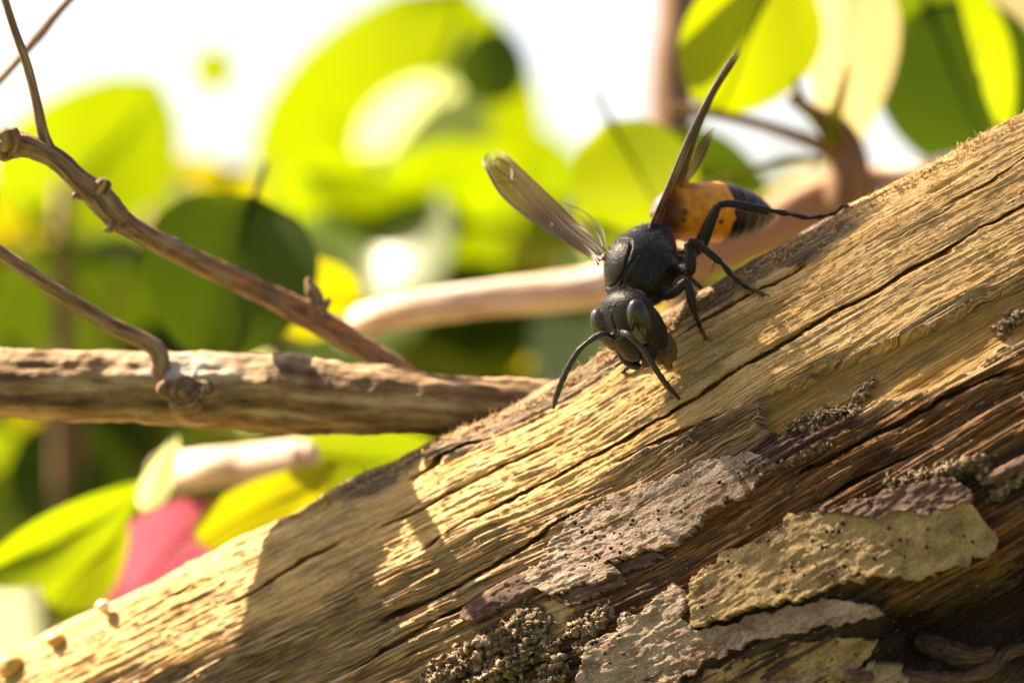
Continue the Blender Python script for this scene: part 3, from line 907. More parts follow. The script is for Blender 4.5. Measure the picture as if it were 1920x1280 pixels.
for rows in ([(1560, 280, 71, 9), (1540, 240, 70, 11), (1510, 200, 68, 8), (1490, 150, 67, 5)], [(1570, 260, 71, 12), (1565, 225, 70, 14), (1575, 180, 69, 9), (1590, 120, 68, 5)], [(1545, 300, 70, 7), (1480, 300, 69, 7), (1400, 320, 68, 6), (1320, 345, 68, 5)]):
    branch_obj('leaf_stalk', rows, M['leaf_yellow'], fb, 12, 40, 0.05, 5)

st = empty('cut_stub', P(470, 870, 70), 'short pale cut branch end among leaves below the dead branch', 'branch')
branch_obj('limb', [(572, 857, 66, 30), (560, 858, 66.5, 34), (470, 868, 70, 35), (370, 880, 76, 36), (335, 884, 110, 34), (322, 886, 180, 30), (310, 888, 300, 26)], M['far_branch'], st, 28, 80, 0.06, 4, ls=8)

tr = empty('slim_trunk', P(1262, 100, 190), 'blurred dark upright stem behind the raised wing', 'stem')
branch_obj('stem', [(1300, -900, 200, 40), (1285, -300, 195, 42), (1275, 0, 192, 44), (1262, 130, 190, 44), (1265, 300, 188, 46), (1290, 600, 186, 50), (1320, 1500, 186, 56), (1340, 4500, 186, 70)], M['far_brown'], tr, 20, 80, 0.06, 5, ls=14)


# ------------------------------------------------------------------ leaves
def leaf_mesh(name, shape, cup, fold, seed, petiole=0.22):
    nu, nv = 14, 9
    Vv = []; Ff = []
    for i in range(nu + 1):
        t = i / nu
        hw = 0.5 * shape(t)
        for j in range(nv):
            a = (j / (nv - 1)) * 2 - 1
            x = a * hw
            y = -fold * abs(a) * hw * 2 + cup * ((t - 0.5) ** 2) * 2 + 0.03 * math.sin(5 * t + 3 * a + seed)
            Vv.append((x, y, t))
    for i in range(nu):
        for j in range(nv - 1):
            a = i * nv + j
            Ff.append([a, a + 1, a + nv + 1, a + nv])
    b0 = len(Vv)
    for z, y in ((-petiole, 0.12), (-petiole * 0.5, 0.03), (0.0, 0.0), (0.55, 0.01), (0.97, 0.0)):
        w = 0.018 if z < 0.01 else 0.010
        yy = y + (cup * ((z - 0.5) ** 2) * 2 if z >= 0 else cup * 0.5)
        Vv += [(-w, yy, z), (0, yy - w * 1.4, z), (w, yy, z), (0, yy + w * 1.4, z)]
    for k in range(4):
        for q in range(4):
            a = b0 + k * 4
            Ff.append([a + q, a + (q + 1) % 4, a + 4 + (q + 1) % 4, a + 4 + q])
    me = bpy.data.meshes.new(name)
    me.from_pydata(Vv, [], Ff)
    me.polygons.foreach_set('use_smooth', [True] * len(me.polygons)); me.update()
    return me


def round_shape(t): return max(0.0, math.sin(math.pi * min(1, max(0, t ** 0.82)))) ** 0.55
def ovate_shape(t): return max(0.0, math.sin(math.pi * t ** 0.72)) ** 0.75
def lance_shape(t): return max(0.0, math.sin(math.pi * t ** 0.85)) ** 0.9


LM = {}
def leaf_data(shape, mat, var):
    key = (shape, mat, var)
    if key not in LM:
        f = {'round': round_shape, 'ovate': ovate_shape, 'lance': lance_shape}[shape]
        me = leaf_mesh('leaf', f, (0.10, 0.22, -0.08)[var], (0.06, 0.14, 0.02)[var], var)
        me.materials.append(M[mat]); LM[key] = me
    return LM[key]


def put_leaf(parent, cx, cy, y, Lpx, Wpx, roll, pitch=32, yaw=0, mat='leaf', shape='round', var=0, label=None, name='leaf'):
    if parent.name == 'leafy_shrub' and y > 110: y = y * 2.2
    k = (D + y) / D / PX * MM
    o = bpy.data.objects.new(name, leaf_data(shape, mat, var))
    COL.objects.link(o)
    c = P(cx, cy, y) * MM
    R = math.radians
    mat4 = (Matrix.Translation(Vector(c)) @ Matrix.Rotation(R(pitch), 4, 'X') @ Matrix.Rotation(R(yaw), 4, 'Z') @ Matrix.Rotation(R(roll), 4, 'Y')
            @ Matrix.Diagonal((Wpx * k, 0.7 * (Wpx + Lpx) / 2 * k, Lpx * k, 1)) @ Matrix.Translation((0, 0, -0.5)))
    o.parent = parent
    o.matrix_parent_inverse = parent_chain(parent).inverted()
    o.matrix_basis = mat4
    if label: o['label'] = label
    return o


# leaves of the pale branch, on the right
put_leaf(fb, 1398, 85, 66, 330, 262, 200, 34, 0, 'leaf', 'round', 0, 'round bright green leaf behind the wing tip')
put_leaf(fb, 1200, 335, 78, 250, 240, 150, 30, -10, 'leaf', 'round', 1, 'bright round leaf beside the raised wing')
put_leaf(fb, 1592, 120, 84, 400, 190, 182, 12, 20, 'leaf_dry', 'ovate', 0, 'cream dry leaf hanging over the fork')
put_leaf(fb, 1800, 165, 92, 340, 330, 160, -4, 10, 'leaf_dark', 'round', 0, 'dark green leaf in front of the sloping log')
put_leaf(fb, 1850, 110, 80, 470, 90, 155, 30, 35, 'leaf', 'lance', 1, 'narrow yellow green leaf seen almost edge on')
put_leaf(fb, 1920, 90, 100, 380, 120, 150, 10, 20, 'leaf_dry', 'ovate', 1)
put_leaf(fb, 1330, 330, 110, 240, 170, 100, 0, 10, 'leaf_dark', 'ovate', 0)
put_leaf(fb, 1190, 410, 96, 240, 150, 80, 25, 0, 'leaf', 'ovate', 1)

t_ = P(1335, 60, 66) + SUN * 42      # a leaf above the frame whose shadow crosses the round leaf
u_, v_ = proj(t_[None, :])
put_leaf(fb, float(u_[0]), float(v_[0]), float(t_[1]), 330, 110, 38, 34, 0, 'leaf_dark', 'lance', 0)

sh = empty('leafy_shrub', P(400, 1400, 130), 'near shrub with big round leaves and a pink flower behind the twigs', 'shrub')
put_leaf(sh, 760, 250, 150, 640, 540, 20, 36, 0, 'leaf', 'round', 0, 'largest bright yellow green leaf')
put_leaf(sh, 900, 330, 170, 420, 330, -60, 34, 0, 'leaf', 'ovate', 1)
put_leaf(sh, 620, 380, 165, 420, 300, 60, 40, 0, 'leaf_yellow', 'ovate', 0)
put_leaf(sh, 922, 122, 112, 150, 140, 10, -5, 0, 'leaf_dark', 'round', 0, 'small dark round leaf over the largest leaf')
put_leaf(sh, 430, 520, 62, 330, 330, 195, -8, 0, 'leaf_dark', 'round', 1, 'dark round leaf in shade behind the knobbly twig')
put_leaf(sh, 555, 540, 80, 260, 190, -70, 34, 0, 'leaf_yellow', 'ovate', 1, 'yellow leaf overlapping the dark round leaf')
put_leaf(sh, 170, 300, 130, 420, 330, 40, 36, 0, 'leaf', 'round', 1)
put_leaf(sh, 90, 470, 140, 360, 300, -30, 36, 0, 'leaf_yellow', 'round', 0)
put_leaf(sh, 230, 560, 160, 380, 300, 80, 38, 0, 'leaf', 'ovate', 0)
put_leaf(sh, 60, 620, 170, 340, 240, 110, 36, 0, 'leaf', 'ovate', 1)
put_leaf(sh, 780, 520, 130, 380, 240, 70, 32, 0, 'leaf', 'ovate', 0)
put_leaf(sh, 900, 640, 120, 420, 190, 80, 38, 0, 'leaf_yellow', 'ovate', 1)
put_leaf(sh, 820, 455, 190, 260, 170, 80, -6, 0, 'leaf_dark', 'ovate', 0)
put_leaf(sh, 400, 135, 200, 110, 90, 190, 34, 0, 'leaf', 'ovate', 0)
put_leaf(sh, 360, 330, 150, 150, 90, 70, 30, 0, 'leaf_yellow', 'ovate', 2)
# below the dead branch
put_leaf(sh, 190, 890, 115, 380, 240, 90, -6, 0, 'leaf_dark', 'ovate', 0)
put_leaf(sh, 120, 1000, 66, 400, 130, 62, 26, 10, 'leaf', 'lance', 1, 'curved bright edged leaf above the pink bracts')
put_leaf(sh, 165, 1062, 78, 250, 130, 40, 30, 0, 'leaf', 'ovate', 0)
put_leaf(sh, 300, 890, 60, 185, 58, 24, 30, 0, 'leaf_pale', 'ovate', 0, 'pale shiny upright leaf beside the cut stub')
put_leaf(sh, 500, 950, 58, 330, 150, 56, 34, 0, 'leaf_yellow', 'ovate', 0, 'yellow leaf tip rising from behind the log')
put_leaf(sh, 690, 860, 84, 330, 200, 90, 34, 0, 'leaf', 'ovate', 1)
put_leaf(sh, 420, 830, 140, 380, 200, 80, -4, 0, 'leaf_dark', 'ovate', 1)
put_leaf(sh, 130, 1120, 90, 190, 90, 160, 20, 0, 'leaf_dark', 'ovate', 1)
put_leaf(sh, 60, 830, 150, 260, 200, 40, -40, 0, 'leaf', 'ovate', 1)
fl = empty('pink_flower', P(300, 1060, 105), 'magenta pink papery flower half hidden by the log', 'flower')
put_leaf(fl, 320, 1030, 84, 270, 210, 35, 28, 0, 'bract', 'ovate', 0, None, 'bract')
put_leaf(fl, 245, 1110, 92, 230, 200, -40, 26, 0, 'bract', 'ovate', 1, None, 'bract')
put_leaf(fl, 330, 1130, 112, 200, 170, 120, 25, 0, 'bract', 'ovate', 0, None, 'bract')
branch_obj('stalk', [(300, 1080, 108, 6), (260, 1200, 112, 7), (200, 1500, 118, 8)], M['leaf'], fl, 10, 30, 0.05, 2)
for rows in ([(-200, 2200, 330, 24), (100, 1500, 330, 20), (300, 1000, 330, 16), (520, 600, 330, 12), (760, 330, 335, 7), (800, 200, 335, 5)], [(120, 1460, 330, 16), (60, 900, 330, 12), (120, 500, 330, 9), (180, 320, 330, 5)], [(500, 640, 330, 9), (700, 560, 330, 7), (950, 420, 335, 5)]):
    branch_obj('stem', rows, M['far_brown'], sh, 14, 60, 0.06, 3, ls=10)

SKY = [[(-300, -300), (640, -300), (590, 60), (520, 190), (430, 250), (300, 235), (120, 225), (-300, 240)],
       [(880, -300), (1262, -300), (1255, 300), (1120, 300), (1030, 220), (990, 60)],
       [(-300, 1085), (120, 1090), (110, 1300), (-300, 1320)], [(1640, 225), (1720, 235), (1700, 310), (1650, 300)]]


def in_sky(x, y, m):
    u = np.array([x]); v = np.array([y])
    return any(sdpoly(u, v, s)[0] > -m for s in SKY)


def far_shrub(name, label, n, yr, size, xr, vr, seed, mats, stems, keep=0.55):
    r_ = random.Random(seed)
    e = empty(name, P((xr[0] + xr[1]) / 2, 640 + 1250 * PX * D / (D + (yr[0] + yr[1]) / 2), (yr[0] + yr[1]) / 2), label, 'shrub', 'shrubs blurred in the background')
    k = 0
    while k < n:
        y = r_.uniform(*yr); x = r_.uniform(*xr); v = r_.uniform(*vr)
        L_ = r_.uniform(*size) * PX * D / (D + y)
        if in_sky(x, v, L_ * keep): continue
        W_ = L_ * r_.uniform(0.62, 0.95)
        put_leaf(e, x, v, y, L_, W_, r_.uniform(0, 360), r_.uniform(18, 55) if r_.random() < 0.8 else r_.uniform(-50, 0), r_.uniform(-30, 30), r_.choice(mats), r_.choice(['round', 'ovate', 'ovate']), r_.randrange(3))
        k += 1
    for s in range(stems):
        x = r_.uniform(*xr); ym = r_.uniform(*yr); top = max(vr[0], 300) + r_.uniform(0, 200)
        kk = D / (D + ym)
        branch_obj('stem', [(x + r_.uniform(-200, 200), 640 + 1240 * PX * kk, ym, 50 * kk), (x + r_.uniform(-90, 90), 1500, ym, 30 * kk), (x, 900, ym, 16 * kk), (x + r_.uniform(-90, 90), top, ym, 7 * kk)], M['far_brown'], e, 10, 30, 0.05, s, ls=20)


far_shrub('broad_leafed_shrub', 'blurred yellow green shrub behind the knobbly twig', 170, (240, 520), (18, 40), (-500, 1150), (120, 1350), 3, ['leaf', 'leaf', 'leaf', 'leaf_yellow', 'leaf_yellow', 'leaf_pale', 'leaf_dark', 'leaf_dark'], 5)
far_shrub('broad_leafed_shrub', 'blurred shrub behind the orange banded abdomen', 70, (260, 520), (26, 46), (1130, 2500), (-200, 1100), 4, ['leaf', 'leaf', 'leaf_yellow', 'leaf_dark', 'leaf_dry'], 3)
far_shrub('broad_leafed_shrub', 'faintest farthest hedge of green leaves', 260, (900, 1700), (70, 110), (-700, 2600), (540, 1500), 5, ['leaf', 'leaf', 'leaf_yellow', 'leaf', 'leaf_dark'], 8, 0.4)


# ------------------------------------------------------------------ leafy spray overhead, between the sun and the log
cn = empty('overhanging_spray', P(1400, 700, 3) + SUN * 1500, 'leafy branch hanging high over the log and shading the hornet', 'branch')
cr = random.Random(21); cpos = []
for ix, x in enumerate(np.arange(1270, 2500, 170)):
    for off in np.arange(-330, 900, 190):
        if cr.random() < 0.48: continue
        x_ = x + cr.uniform(-40, 40); rv_ = float(np.interp(x_, RID[:, 0], RID[:, 1]))
        tgt = P(x_, rv_ + off + cr.uniform(-40, 40), 3 - max(0, off) * 0.015)
        c = tgt + SUN * cr.uniform(1420, 1580); cpos.append(c)
        o = bpy.data.objects.new('leaf', leaf_data(cr.choice(['ovate', 'round']), 'leaf_dark' if cr.random() < 0.7 else 'leaf', cr.randrange(3)))
        COL.objects.link(o); o.parent = cn; o.matrix_parent_inverse = parent_chain(cn).inverted()
        sz = cr.uniform(8, 11) * MM
        q_ = Vector(unit_(SUN + np.array([cr.uniform(-.3, .3) for _ in range(3)]))).to_track_quat('-Y', 'Z').to_matrix().to_4x4()
        o.matrix_basis = Matrix.Translation(Vector(c) * MM) @ q_ @ Matrix.Rotation(cr.uniform(0, 6.28), 4, 'Y') @ Matrix.Diagonal((sz * 0.85, sz * 0.7, sz, 1)) @ Matrix.Translation((0, 0, -0.5))
cm_ = np.mean(cpos, 0)
for k_ in range(4):
    e_ = np.array(cpos)[cr.randrange(len(cpos))]
    a_ = Acc().tube([cm_ + np.array([30, 60, 150]), cm_ + np.array([5, 10, 30]), (cm_ + e_) / 2 + SUN * 6, e_ + SUN * 2], [3.2, 2.4, 1.5, 0.6], 10, 40)
    me_ = a_.mesh('stem'); attr3(me_, 'grain', np.vstack(a_.G)); attr(me_, 'pale', np.zeros(a_.n))
    link('stem', me_, M['far_brown'], cn)


# ------------------------------------------------------------------ leaf screen added behind the camera to block sky light
def sky_block_hedge():
    r_ = np.random.default_rng(31); n = 5200
    e = empty('sky_block_hedge', (0, -1300, -1240), 'unseen leaf hedge added behind the camera to block sky light', 'hedge')
    c = np.stack([r_.uniform(-2600, 2600, n), -1150 - r_.uniform(0, 320, n), r_.uniform(-1230, 1150, n)], 1)
    c[:, 1] += (c[:, 0] / 2600) ** 2 * 500
    d = r_.normal(0, 1, (n, 3)); d[:, 1] += 0.8; d /= np.linalg.norm(d, axis=1)[:, None]
    a = np.cross(d, r_.normal(0, 1, (n, 3))); a /= np.linalg.norm(a, axis=1)[:, None]
    b = np.cross(d, a); L_ = r_.uniform(32, 52, n)[:, None]; W_ = L_ * 0.6
    Vv = np.stack([c - a * L_, c - b * W_ + d * 6, c + a * L_, c + b * W_ + d * 6], 1).reshape(-1, 3)
    k = np.arange(n)[:, None] * 4
    o = link('foliage', mesh_np('foliage', Vv, np.vstack([k + [0, 1, 2], k + [0, 2, 3]])), M['leaf_dark'], e); o['kind'] = 'stuff'
    for x in np.arange(-2400, 2401, 400):
        y = -1310 + (x / 2600) ** 2 * 500
        t_ = Acc().tube([(x, y, -1260), (x + 20, y, -400), (x - 10, y, 300), (x + 15, y, 900)], [22, 18, 12, 5], 10, 20)
        me = t_.mesh('stem'); attr3(me, 'grain', np.vstack(t_.G)); attr(me, 'pale', np.zeros(t_.n)); link('stem', me, M['far_brown'], e)


sky_block_hedge()


# ------------------------------------------------------------------ small ochre knobs on the log's edge
def fungus(px, py, r, label, mat, tilt):
    i = np.searchsorted(ts, px); base = L[i, 3].astype(float)
    c = P(px, py - 15, base[1] - 1.6)
    e = empty('knob_fungus', base, label, 'fungus', 'tiny knobs on the edge of the log')
    rr = r / PX
    V_, F_ = ico(3)
    v = V_ * np.array([rr, rr, rr * 0.82]) * (1 + 0.12 * (vn(V_[:, 0] * 2 + px, V_[:, 2] * 2 + V_[:, 1], 2)[:, None] - 0.5) * 2)
    link('cap', mesh_np('cap', v + c, np.array(F_)), mat, e)
    a = Acc().tube([base - np.array([0, 0, 0.4]), (base + c) / 2 + np.array([0.05, 0, 0]), c], [rr * 0.5, rr * 0.38, rr * 0.45], 10, 12)
    link('stalk', a.mesh('stalk'), mat, e)


def plain(name, col, rough=0.5, spec=0.5, noise=None, amt=0.4):
    m, nt, b = newmat(name)
    tc = N(nt, 'ShaderNodeTexCoord')
    n1 = noise_n(nt, tc.outputs['Object'], noise or 900, 3)
    nt.links.new(mixc(nt, math_n(nt, 'MULTIPLY', n1, amt), col, tuple(c * 0.35 for c in col)), b.inputs['Base Color'])
    b.inputs['Roughness'].default_value = rough; b.inputs['Specular IOR Level'].default_value = spec
    return m, nt, b


M['ochre'] = plain('ochre_fungus', (0.50, 0.30, 0.06), 0.6)[0]
M['cream'] = plain('cream_fungus', (0.80, 0.66, 0.40), 0.6)[0]
fungus(193, 1150, 15, 'small cream knob on the log edge below the pink flower', M['cream'], 0)
fungus(104, 1214, 20, 'middle ochre knob on the sunlit log edge', M['ochre'], 0)
fungus(22, 1262, 30, 'biggest ochre knob low on the log edge', M['ochre'], 0)


# ------------------------------------------------------------------ hornet
def unit(v): v = np.asarray(v, float); return v / np.linalg.norm(v)


def shell_mat():
    m, nt, b = newmat('hornet_cuticle')
    tc = N(nt, 'ShaderNodeTexCoord')
    n1 = noise_n(nt, tc.outputs['Object'], 1400, 3)
    n2 = noise_n(nt, tc.outputs['Object'], 6500, 2)
    black = mixc(nt, n1, (0.005, 0.004, 0.0035), (0.010, 0.008, 0.006))
    og = ramp(nt, n1, [(0.3, (0.60, 0.19, 0.012)), (0.55, (0.80, 0.33, 0.018)), (0.75, (0.85, 0.42, 0.03))])
    c = mixc(nt, A(nt, 'orange'), black, og)
    c = mixc(nt, A(nt, 'brown'), c, (0.17, 0.045, 0.012))
    nt.links.new(c, b.inputs['Base Color'])
    b.inputs['Roughness'].default_value = 0.38
    b.inputs['Specular IOR Level'].default_value = 0.27
    bump_n(nt, b, n2, 0.055, 1.0)
    return m


M['shell'] = shell_mat()
M['eye'] = plain('compound_eye', (0.022, 0.014, 0.010), 0.22, 0.6, 3000)[0]
M['antenna'] = plain('antenna_cuticle', (0.028, 0.020, 0.016), 0.5, 0.4, 3000)[0]
M['amber_part'] = plain('amber_cuticle', (0.16, 0.06, 0.02), 0.35, 0.5, 3000)[0]
M['hair'] = plain('fine_hair', (0.12, 0.075, 0.032), 0.5, 0.35)[0]
M['pulp'] = plain('wood_pulp', (0.16, 0.10, 0.042), 0.8, 0.2, 2500, 0.9)[0]


def wing_mat(name, tint, body, fac):
    m, nt, b = newmat(name)
    tip = A(nt, 'clear')
    t = N(nt, 'ShaderNodeBsdfTransparent')
    nt.links.new(mixc(nt, tip, tint, (0.90, 0.88, 0.62)), t.inputs[0])
    nt.links.new(mixc(nt, tip, body, (0.22, 0.19, 0.08)), b.inputs['Base Color'])
    b.inputs['Roughness'].default_value = 0.28
    b.inputs['Specular IOR Level'].default_value = 0.6
    mx = N(nt, 'ShaderNodeMixShader')
    nt.links.new(math_n(nt, 'SUBTRACT', fac, math_n(nt, 'MULTIPLY', tip, fac * 0.55)), mx.inputs[0])
    nt.links.new(t.outputs[0], mx.inputs[1]); nt.links.new(b.outputs[0], mx.inputs[2])
    nt.links.new(mx.outputs[0], nt.nodes['Material Output'].inputs[0])
    return m


M['wing'] = wing_mat('smoky_wing', (0.48, 0.30, 0.13), (0.070, 0.034, 0.016), 0.52)
M['wing_dark'] = wing_mat('folded_dark_wing', (0.20, 0.11, 0.05), (0.035, 0.018, 0.010), 0.72)
M['hindwing'] = wing_mat('pale_hindwing', (0.78, 0.74, 0.52), (0.14, 0.11, 0.06), 0.25)
M['vein'] = plain('wing_vein', (0.045, 0.022, 0.012), 0.4, 0.5)[0]

hor = empty('hornet', P(1290, 600, 5), 'black hornet with orange banded abdomen and spread wings chewing the log', 'hornet')
f_t = unit((-0.34, -0.60, -0.72)); u_t = np.array((-0.52, -0.52, 0.68)); u_t = unit(u_t - f_t * np.dot(u_t, f_t)); r_t = np.cross(u_t, f_t)
d_h = unit((0.42, 0.2, -0.885)); f_h = np.array((-0.606, -0.665, -0.438)); f_h = unit(f_h - d_h * np.dot(f_h, d_h)); r_h = np.cross(f_h, d_h)
TC = P(1199, 497, 5.2); HC = P(1181, 611, 1.6)
body = Acc()


def ell(c, ax, rad, sub=4, acc=body, power=1.0):
    V_, F_ = ico(sub)
    acc.add(c + (V_ * np.array(rad)) @ np.array(ax), F_)


T_ax = [r_t, u_t, f_t]; H_ax = [r_h, d_h, f_h]
tl = lambda a, b, c: TC + r_t * a + u_t * b + f_t * c
hl = lambda a, b, c: HC + r_h * a + d_h * b + f_h * c
ell(tl(0, -0.25, 0.1), T_ax, (3.0, 2.5, 3.4))
ell(tl(0, 0.55, 0.35), T_ax, (2.5, 2.3, 2.85))
ell(tl(0, 0.75, -1.9), T_ax, (1.7, 1.35, 1.25))
ell(tl(0, -0.35, -2.5), T_ax, (2.1, 1.95, 1.75))
ell(tl(0, -0.35, 1.9), T_ax, (2.55, 1.95, 1.7))
ell(tl(0.6, -1.6, 0.6), T_ax, (1.9, 1.3, 2.4))
body.tube([tl(0, -0.5, 2.8), HC - f_h * 0.9], [1.1, 1.2], 20)
# head
ell(hl(0, -0.15, -0.1), H_ax, (2.72, 2.6, 1.65))
ell(hl(0, -0.95, -0.25), H_ax, (2.6, 2.0, 1.6))
ell(hl(0, 0.75, 0.55), H_ax, (1.35, 1.9, 1.35))
ell(hl(0, 1.6, 0.75), H_ax, (1.25, 1.15, 0.95))
ell(hl(1.75, 0.6, -0.35), H_ax, (0.95, 2.1, 1.2))
ell(hl(-1.75, 0.6, -0.35), H_ax, (0.95, 2.1, 1.2))
for s in (-1, 1):
    body.tube([hl(1.25 * s, 1.7, 0.35), hl(1.1 * s, 2.5, 0.55), hl(0.55 * s, 3.05, 0.7), hl(0.12 * s, 3.2, 0.75)], [0.75, 0.62, 0.42, 0.18], 16, 16)
    ell(hl(0.62 * s, 0.05, 1.62), H_ax, (0.34, 0.34, 0.25), 3)
# petiole + abdomen
A0 = P(1222, 402, 9.2); A1 = P(1452, 402, 15.0)
pet = tl(0, -0.6, -4.0)
body.tube([tl(0, -0.5, -3.2), pet, A0 + (A1 - A0) * 0.08], [0.75, 0.5, 0.75], 16, 12)
ax_a = A1 - A0; La = np.linalg.norm(ax_a); ax_a /= La
tt = np.linspace(0, 1, 90)
rad_a = np.interp(tt, [0, .02, .05, .1, .17, .28, .42, .55, .66, .76, .85, .92, .97, 1], [.15, .75, 1.25, 1.75, 2.15, 2.44, 2.52, 2.46, 2.26, 1.9, 1.42, 0.95, 0.52, 0.1])
kern = np.array([1, 2, 3, 2, 1]) / 9.0
rad_a = np.convolve(np.pad(rad_a, 2, 'edge'), kern, 'valid')
for sgm in (0.2, 0.54, 0.67, 0.78, 0.87):
    rad_a = rad_a + 0.04 * np.exp(-((tt - sgm + 0.02) / 0.02) ** 2) * (tt < sgm) - 0.03 * np.exp(-((tt - sgm - 0.01) / 0.012) ** 2)
sag = np.array([0, 0, -1.0])
Apath = A0 + np.outer(tt, A1 - A0) + np.outer(np.sin(tt * np.pi) * -0.18 + 0.0, sag)
body.tube(Apath, rad_a, 48)
# legs: (px, py, depth, radius mm)
def foot(px, py, off=0.12):
    q, n = surf(px, py); return q + n * off


def chain(*seg): return [np.array(s, float) for s in seg]


rdg = lambda px: smooth_interp(np.array([px]), RY, 250)[0]
legs = []
fh = foot(1592, 393, 0.15)
hind = dict(fem=[tl(1.4, -1.9, -1.6), P(1285, 480, 7.5), P(1313, 458, 6.6), P(1332, 415, 6.2), P(1346, 386, 6.0)], fr=[.75, .6, .58, .5, .34],
            tib=[P(1347, 384, 6.0), P(1372, 382, 6.0), P(1405, 389, 6.0), P(1441, 396, 6.0)], tr=[.27, .33, .38, .36],
            tar=[P(1443, 394, 6.0), P(1478, 401, 6.0), P(1515, 409, 6.0), P(1546, 405, 5.9), P(1568, 398, 5.8), P(1580, 384, 5.7), fh])
fm = foot(1432, 553, 0.12)
midl = dict(fem=[tl(1.8, -1.6, 0.0), P(1278, 505, 3.4), P(1293, 508, 2.8), P(1294, 480, 2.5), P(1289, 455, 2.4)], fr=[.7, .55, .46, .48, .3],
            tib=[P(1290, 452, 2.4), P(1305, 455, 2.4), P(1328, 473, 2.6), P(1350, 491, 2.9)], tr=[.26, .29, .31, .30],
            tar=[P(1352, 492, 2.9), P(1370, 514, 3.0), P(1388, 531, 3.2), P(1402, 540, fm[1] - .1), P(1416, 546, fm[1]), fm])
ff = foot(1327, 638, 0.15)
fore = dict(fem=[tl(1.6, -1.7, 1.6), P(1245, 552, 3.0), P(1262, 548, 2.2), P(1276, 536, 1.8), P(1287, 526, 1.6)], fr=[.65, .5, .46, .42, .3],
            tib=[P(1288, 526, 1.6), P(1293, 545, 1.5), P(1297, 565, 1.6), P(1301, 584, 1.8)], tr=[.28, .36, .36, .30],
            tar=[P(1302, 585, 1.8), P(1307, 600, 2.0), P(1312, 613, ff[1] - .5), P(1319, 627, ff[1] - .3), ff])
g1 = foot(1171, 702, 0.1)
fore_r = dict(fem=[tl(-1.2, -1.9, 1.6), P(1200, 600, 6.0), P(1205, 640, 6.2)], fr=[.65, .5, .32],
              tib=[P(1205, 640, 6.2), P(1202, 660, 5.6), P(1197, 674, 5.2)], tr=[.28, .28, .22],
              tar=[P(1197, 674, 5.2), P(1192, 686, g1[1] - .4), P(1180, 686, g1[1] - .5), P(1173, 692, g1[1] - .3), g1])
mid_r = dict(fem=[tl(-1.0, -1.9, 0.0), P(1262, 525, 9.0), P(1285, 515, 11.0)], fr=[.6, .45, .3],
             tib=[P(1285, 515, 11), P(1300, 528, 11.5), P(1316, 542, 12)], tr=[.26, .27, .24],
             tar=[P(1316, 542, 12), P(1326, 556, 12.4), P(1336, 568, 12.8)])
hind_r = dict(fem=[tl(-1.0, -1.8, -1.8), P(1262, 480, 12.0), P(1272, 470, 14.0)], fr=[.6, .48, .32],
              tib=[P(1272, 470, 14), P(1282, 510, 14.6), P(1294, 550, 15)], tr=[.28, .32, .28],
              tar=[P(1294, 550, 15), P(1300, 580, 15.4), P(1306, 600, 15.6)])
for lg in (hind, midl, fore, fore_r, mid_r, hind_r):
    body.tube(lg['fem'], lg['fr'], 16, 24)
    body.tube(lg['tib'], lg['tr'], 14, 20)
    tp = lg['tar']
    for k in range(len(tp) - 1):
        r0 = 0.20 if k else 0.25
        body.tube([tp[k], tp[k] + (tp[k + 1] - tp[k]) * 0.8, tp[k + 1]], [r0 * 0.62, r0 * 1.15, r0 * 0.7], 10)

# fuse every shell into one skin
tmp_me = bpy.data.meshes.new('tmp')
tmp_me.from_pydata([tuple(map(float, v)) for v in np.vstack(body.V)], [], body.F); tmp_me.update()
tmp = bpy.data.objects.new('tmp', tmp_me); COL.objects.link(tmp)
md = tmp.modifiers.new('r', 'REMESH'); md.mode = 'VOXEL'; md.voxel_size = 0.065; md.use_smooth_shade = True
sm = tmp.modifiers.new('s', 'SMOOTH'); sm.factor = 0.5; sm.iterations = 3
dg = bpy.context.evaluated_depsgraph_get()
ev = tmp.evaluated_get(dg)
bm_me = bpy.data.meshes.new_from_object(ev)
bpy.data.objects.remove(tmp); bpy.data.meshes.remove(tmp_me)
nv = len(bm_me.vertices)
co = np.empty(nv * 3, np.float32); bm_me.vertices.foreach_get('co', co); co = co.reshape(-1, 3).astype(float)
no = np.empty(nv * 3, np.float32); bm_me.vertices.foreach_get('normal', no); no = no.reshape(-1, 3)
bu, bv = proj(co)
facing = no[:, 1] < 0.15
inT = np.linalg.norm((co - TC) / np.array([4.2, 4.2, 4.2]), axis=1) < 1.05


def groove(pts, w, d, mask):
    dd = dpoly(bu, bv, pts)
    return -d * np.exp(-(dd / w) ** 2) * mask


dh = groove([(1139, 466), (1146, 458), (1159, 452), (1174, 449), (1182, 452), (1183, 464), (1176, 486), (1173, 501), (1166, 518), (1155, 532), (1141, 540), (1131, 534)], 2.3, 0.17, facing & inT)
dh += groove([(1196, 478), (1186, 489), (1178, 503), (1168, 524), (1166, 534)], 2.0, 0.14, facing & inT)
dh += groove([(1210, 490), (1220, 500), (1224, 512), (1222, 530)], 2.0, -0.09, facing & inT)
dh += groove([(1224, 480), (1240, 500), (1248, 525)], 2.2, 0.12, facing & inT)
nh = np.abs((co - HC) @ r_h) < 9
inH = np.linalg.norm(co - HC, axis=1) < 3.6
lr, ld, lf = (co - HC) @ r_h, (co - HC) @ d_h, (co - HC) @ f_h
dh += -0.10 * np.exp(-(lr / 0.12) ** 2) * inH * (lf > 0.5) * (ld < -0.1) * (ld > -1.6)
dh += -0.13 * np.exp(-((np.hypot(lr / 1.25, (ld - 1.45) / 1.35) - 1) / 0.07) ** 2) * inH * (lf > 0.4)
co = co + no * dh[:, None]
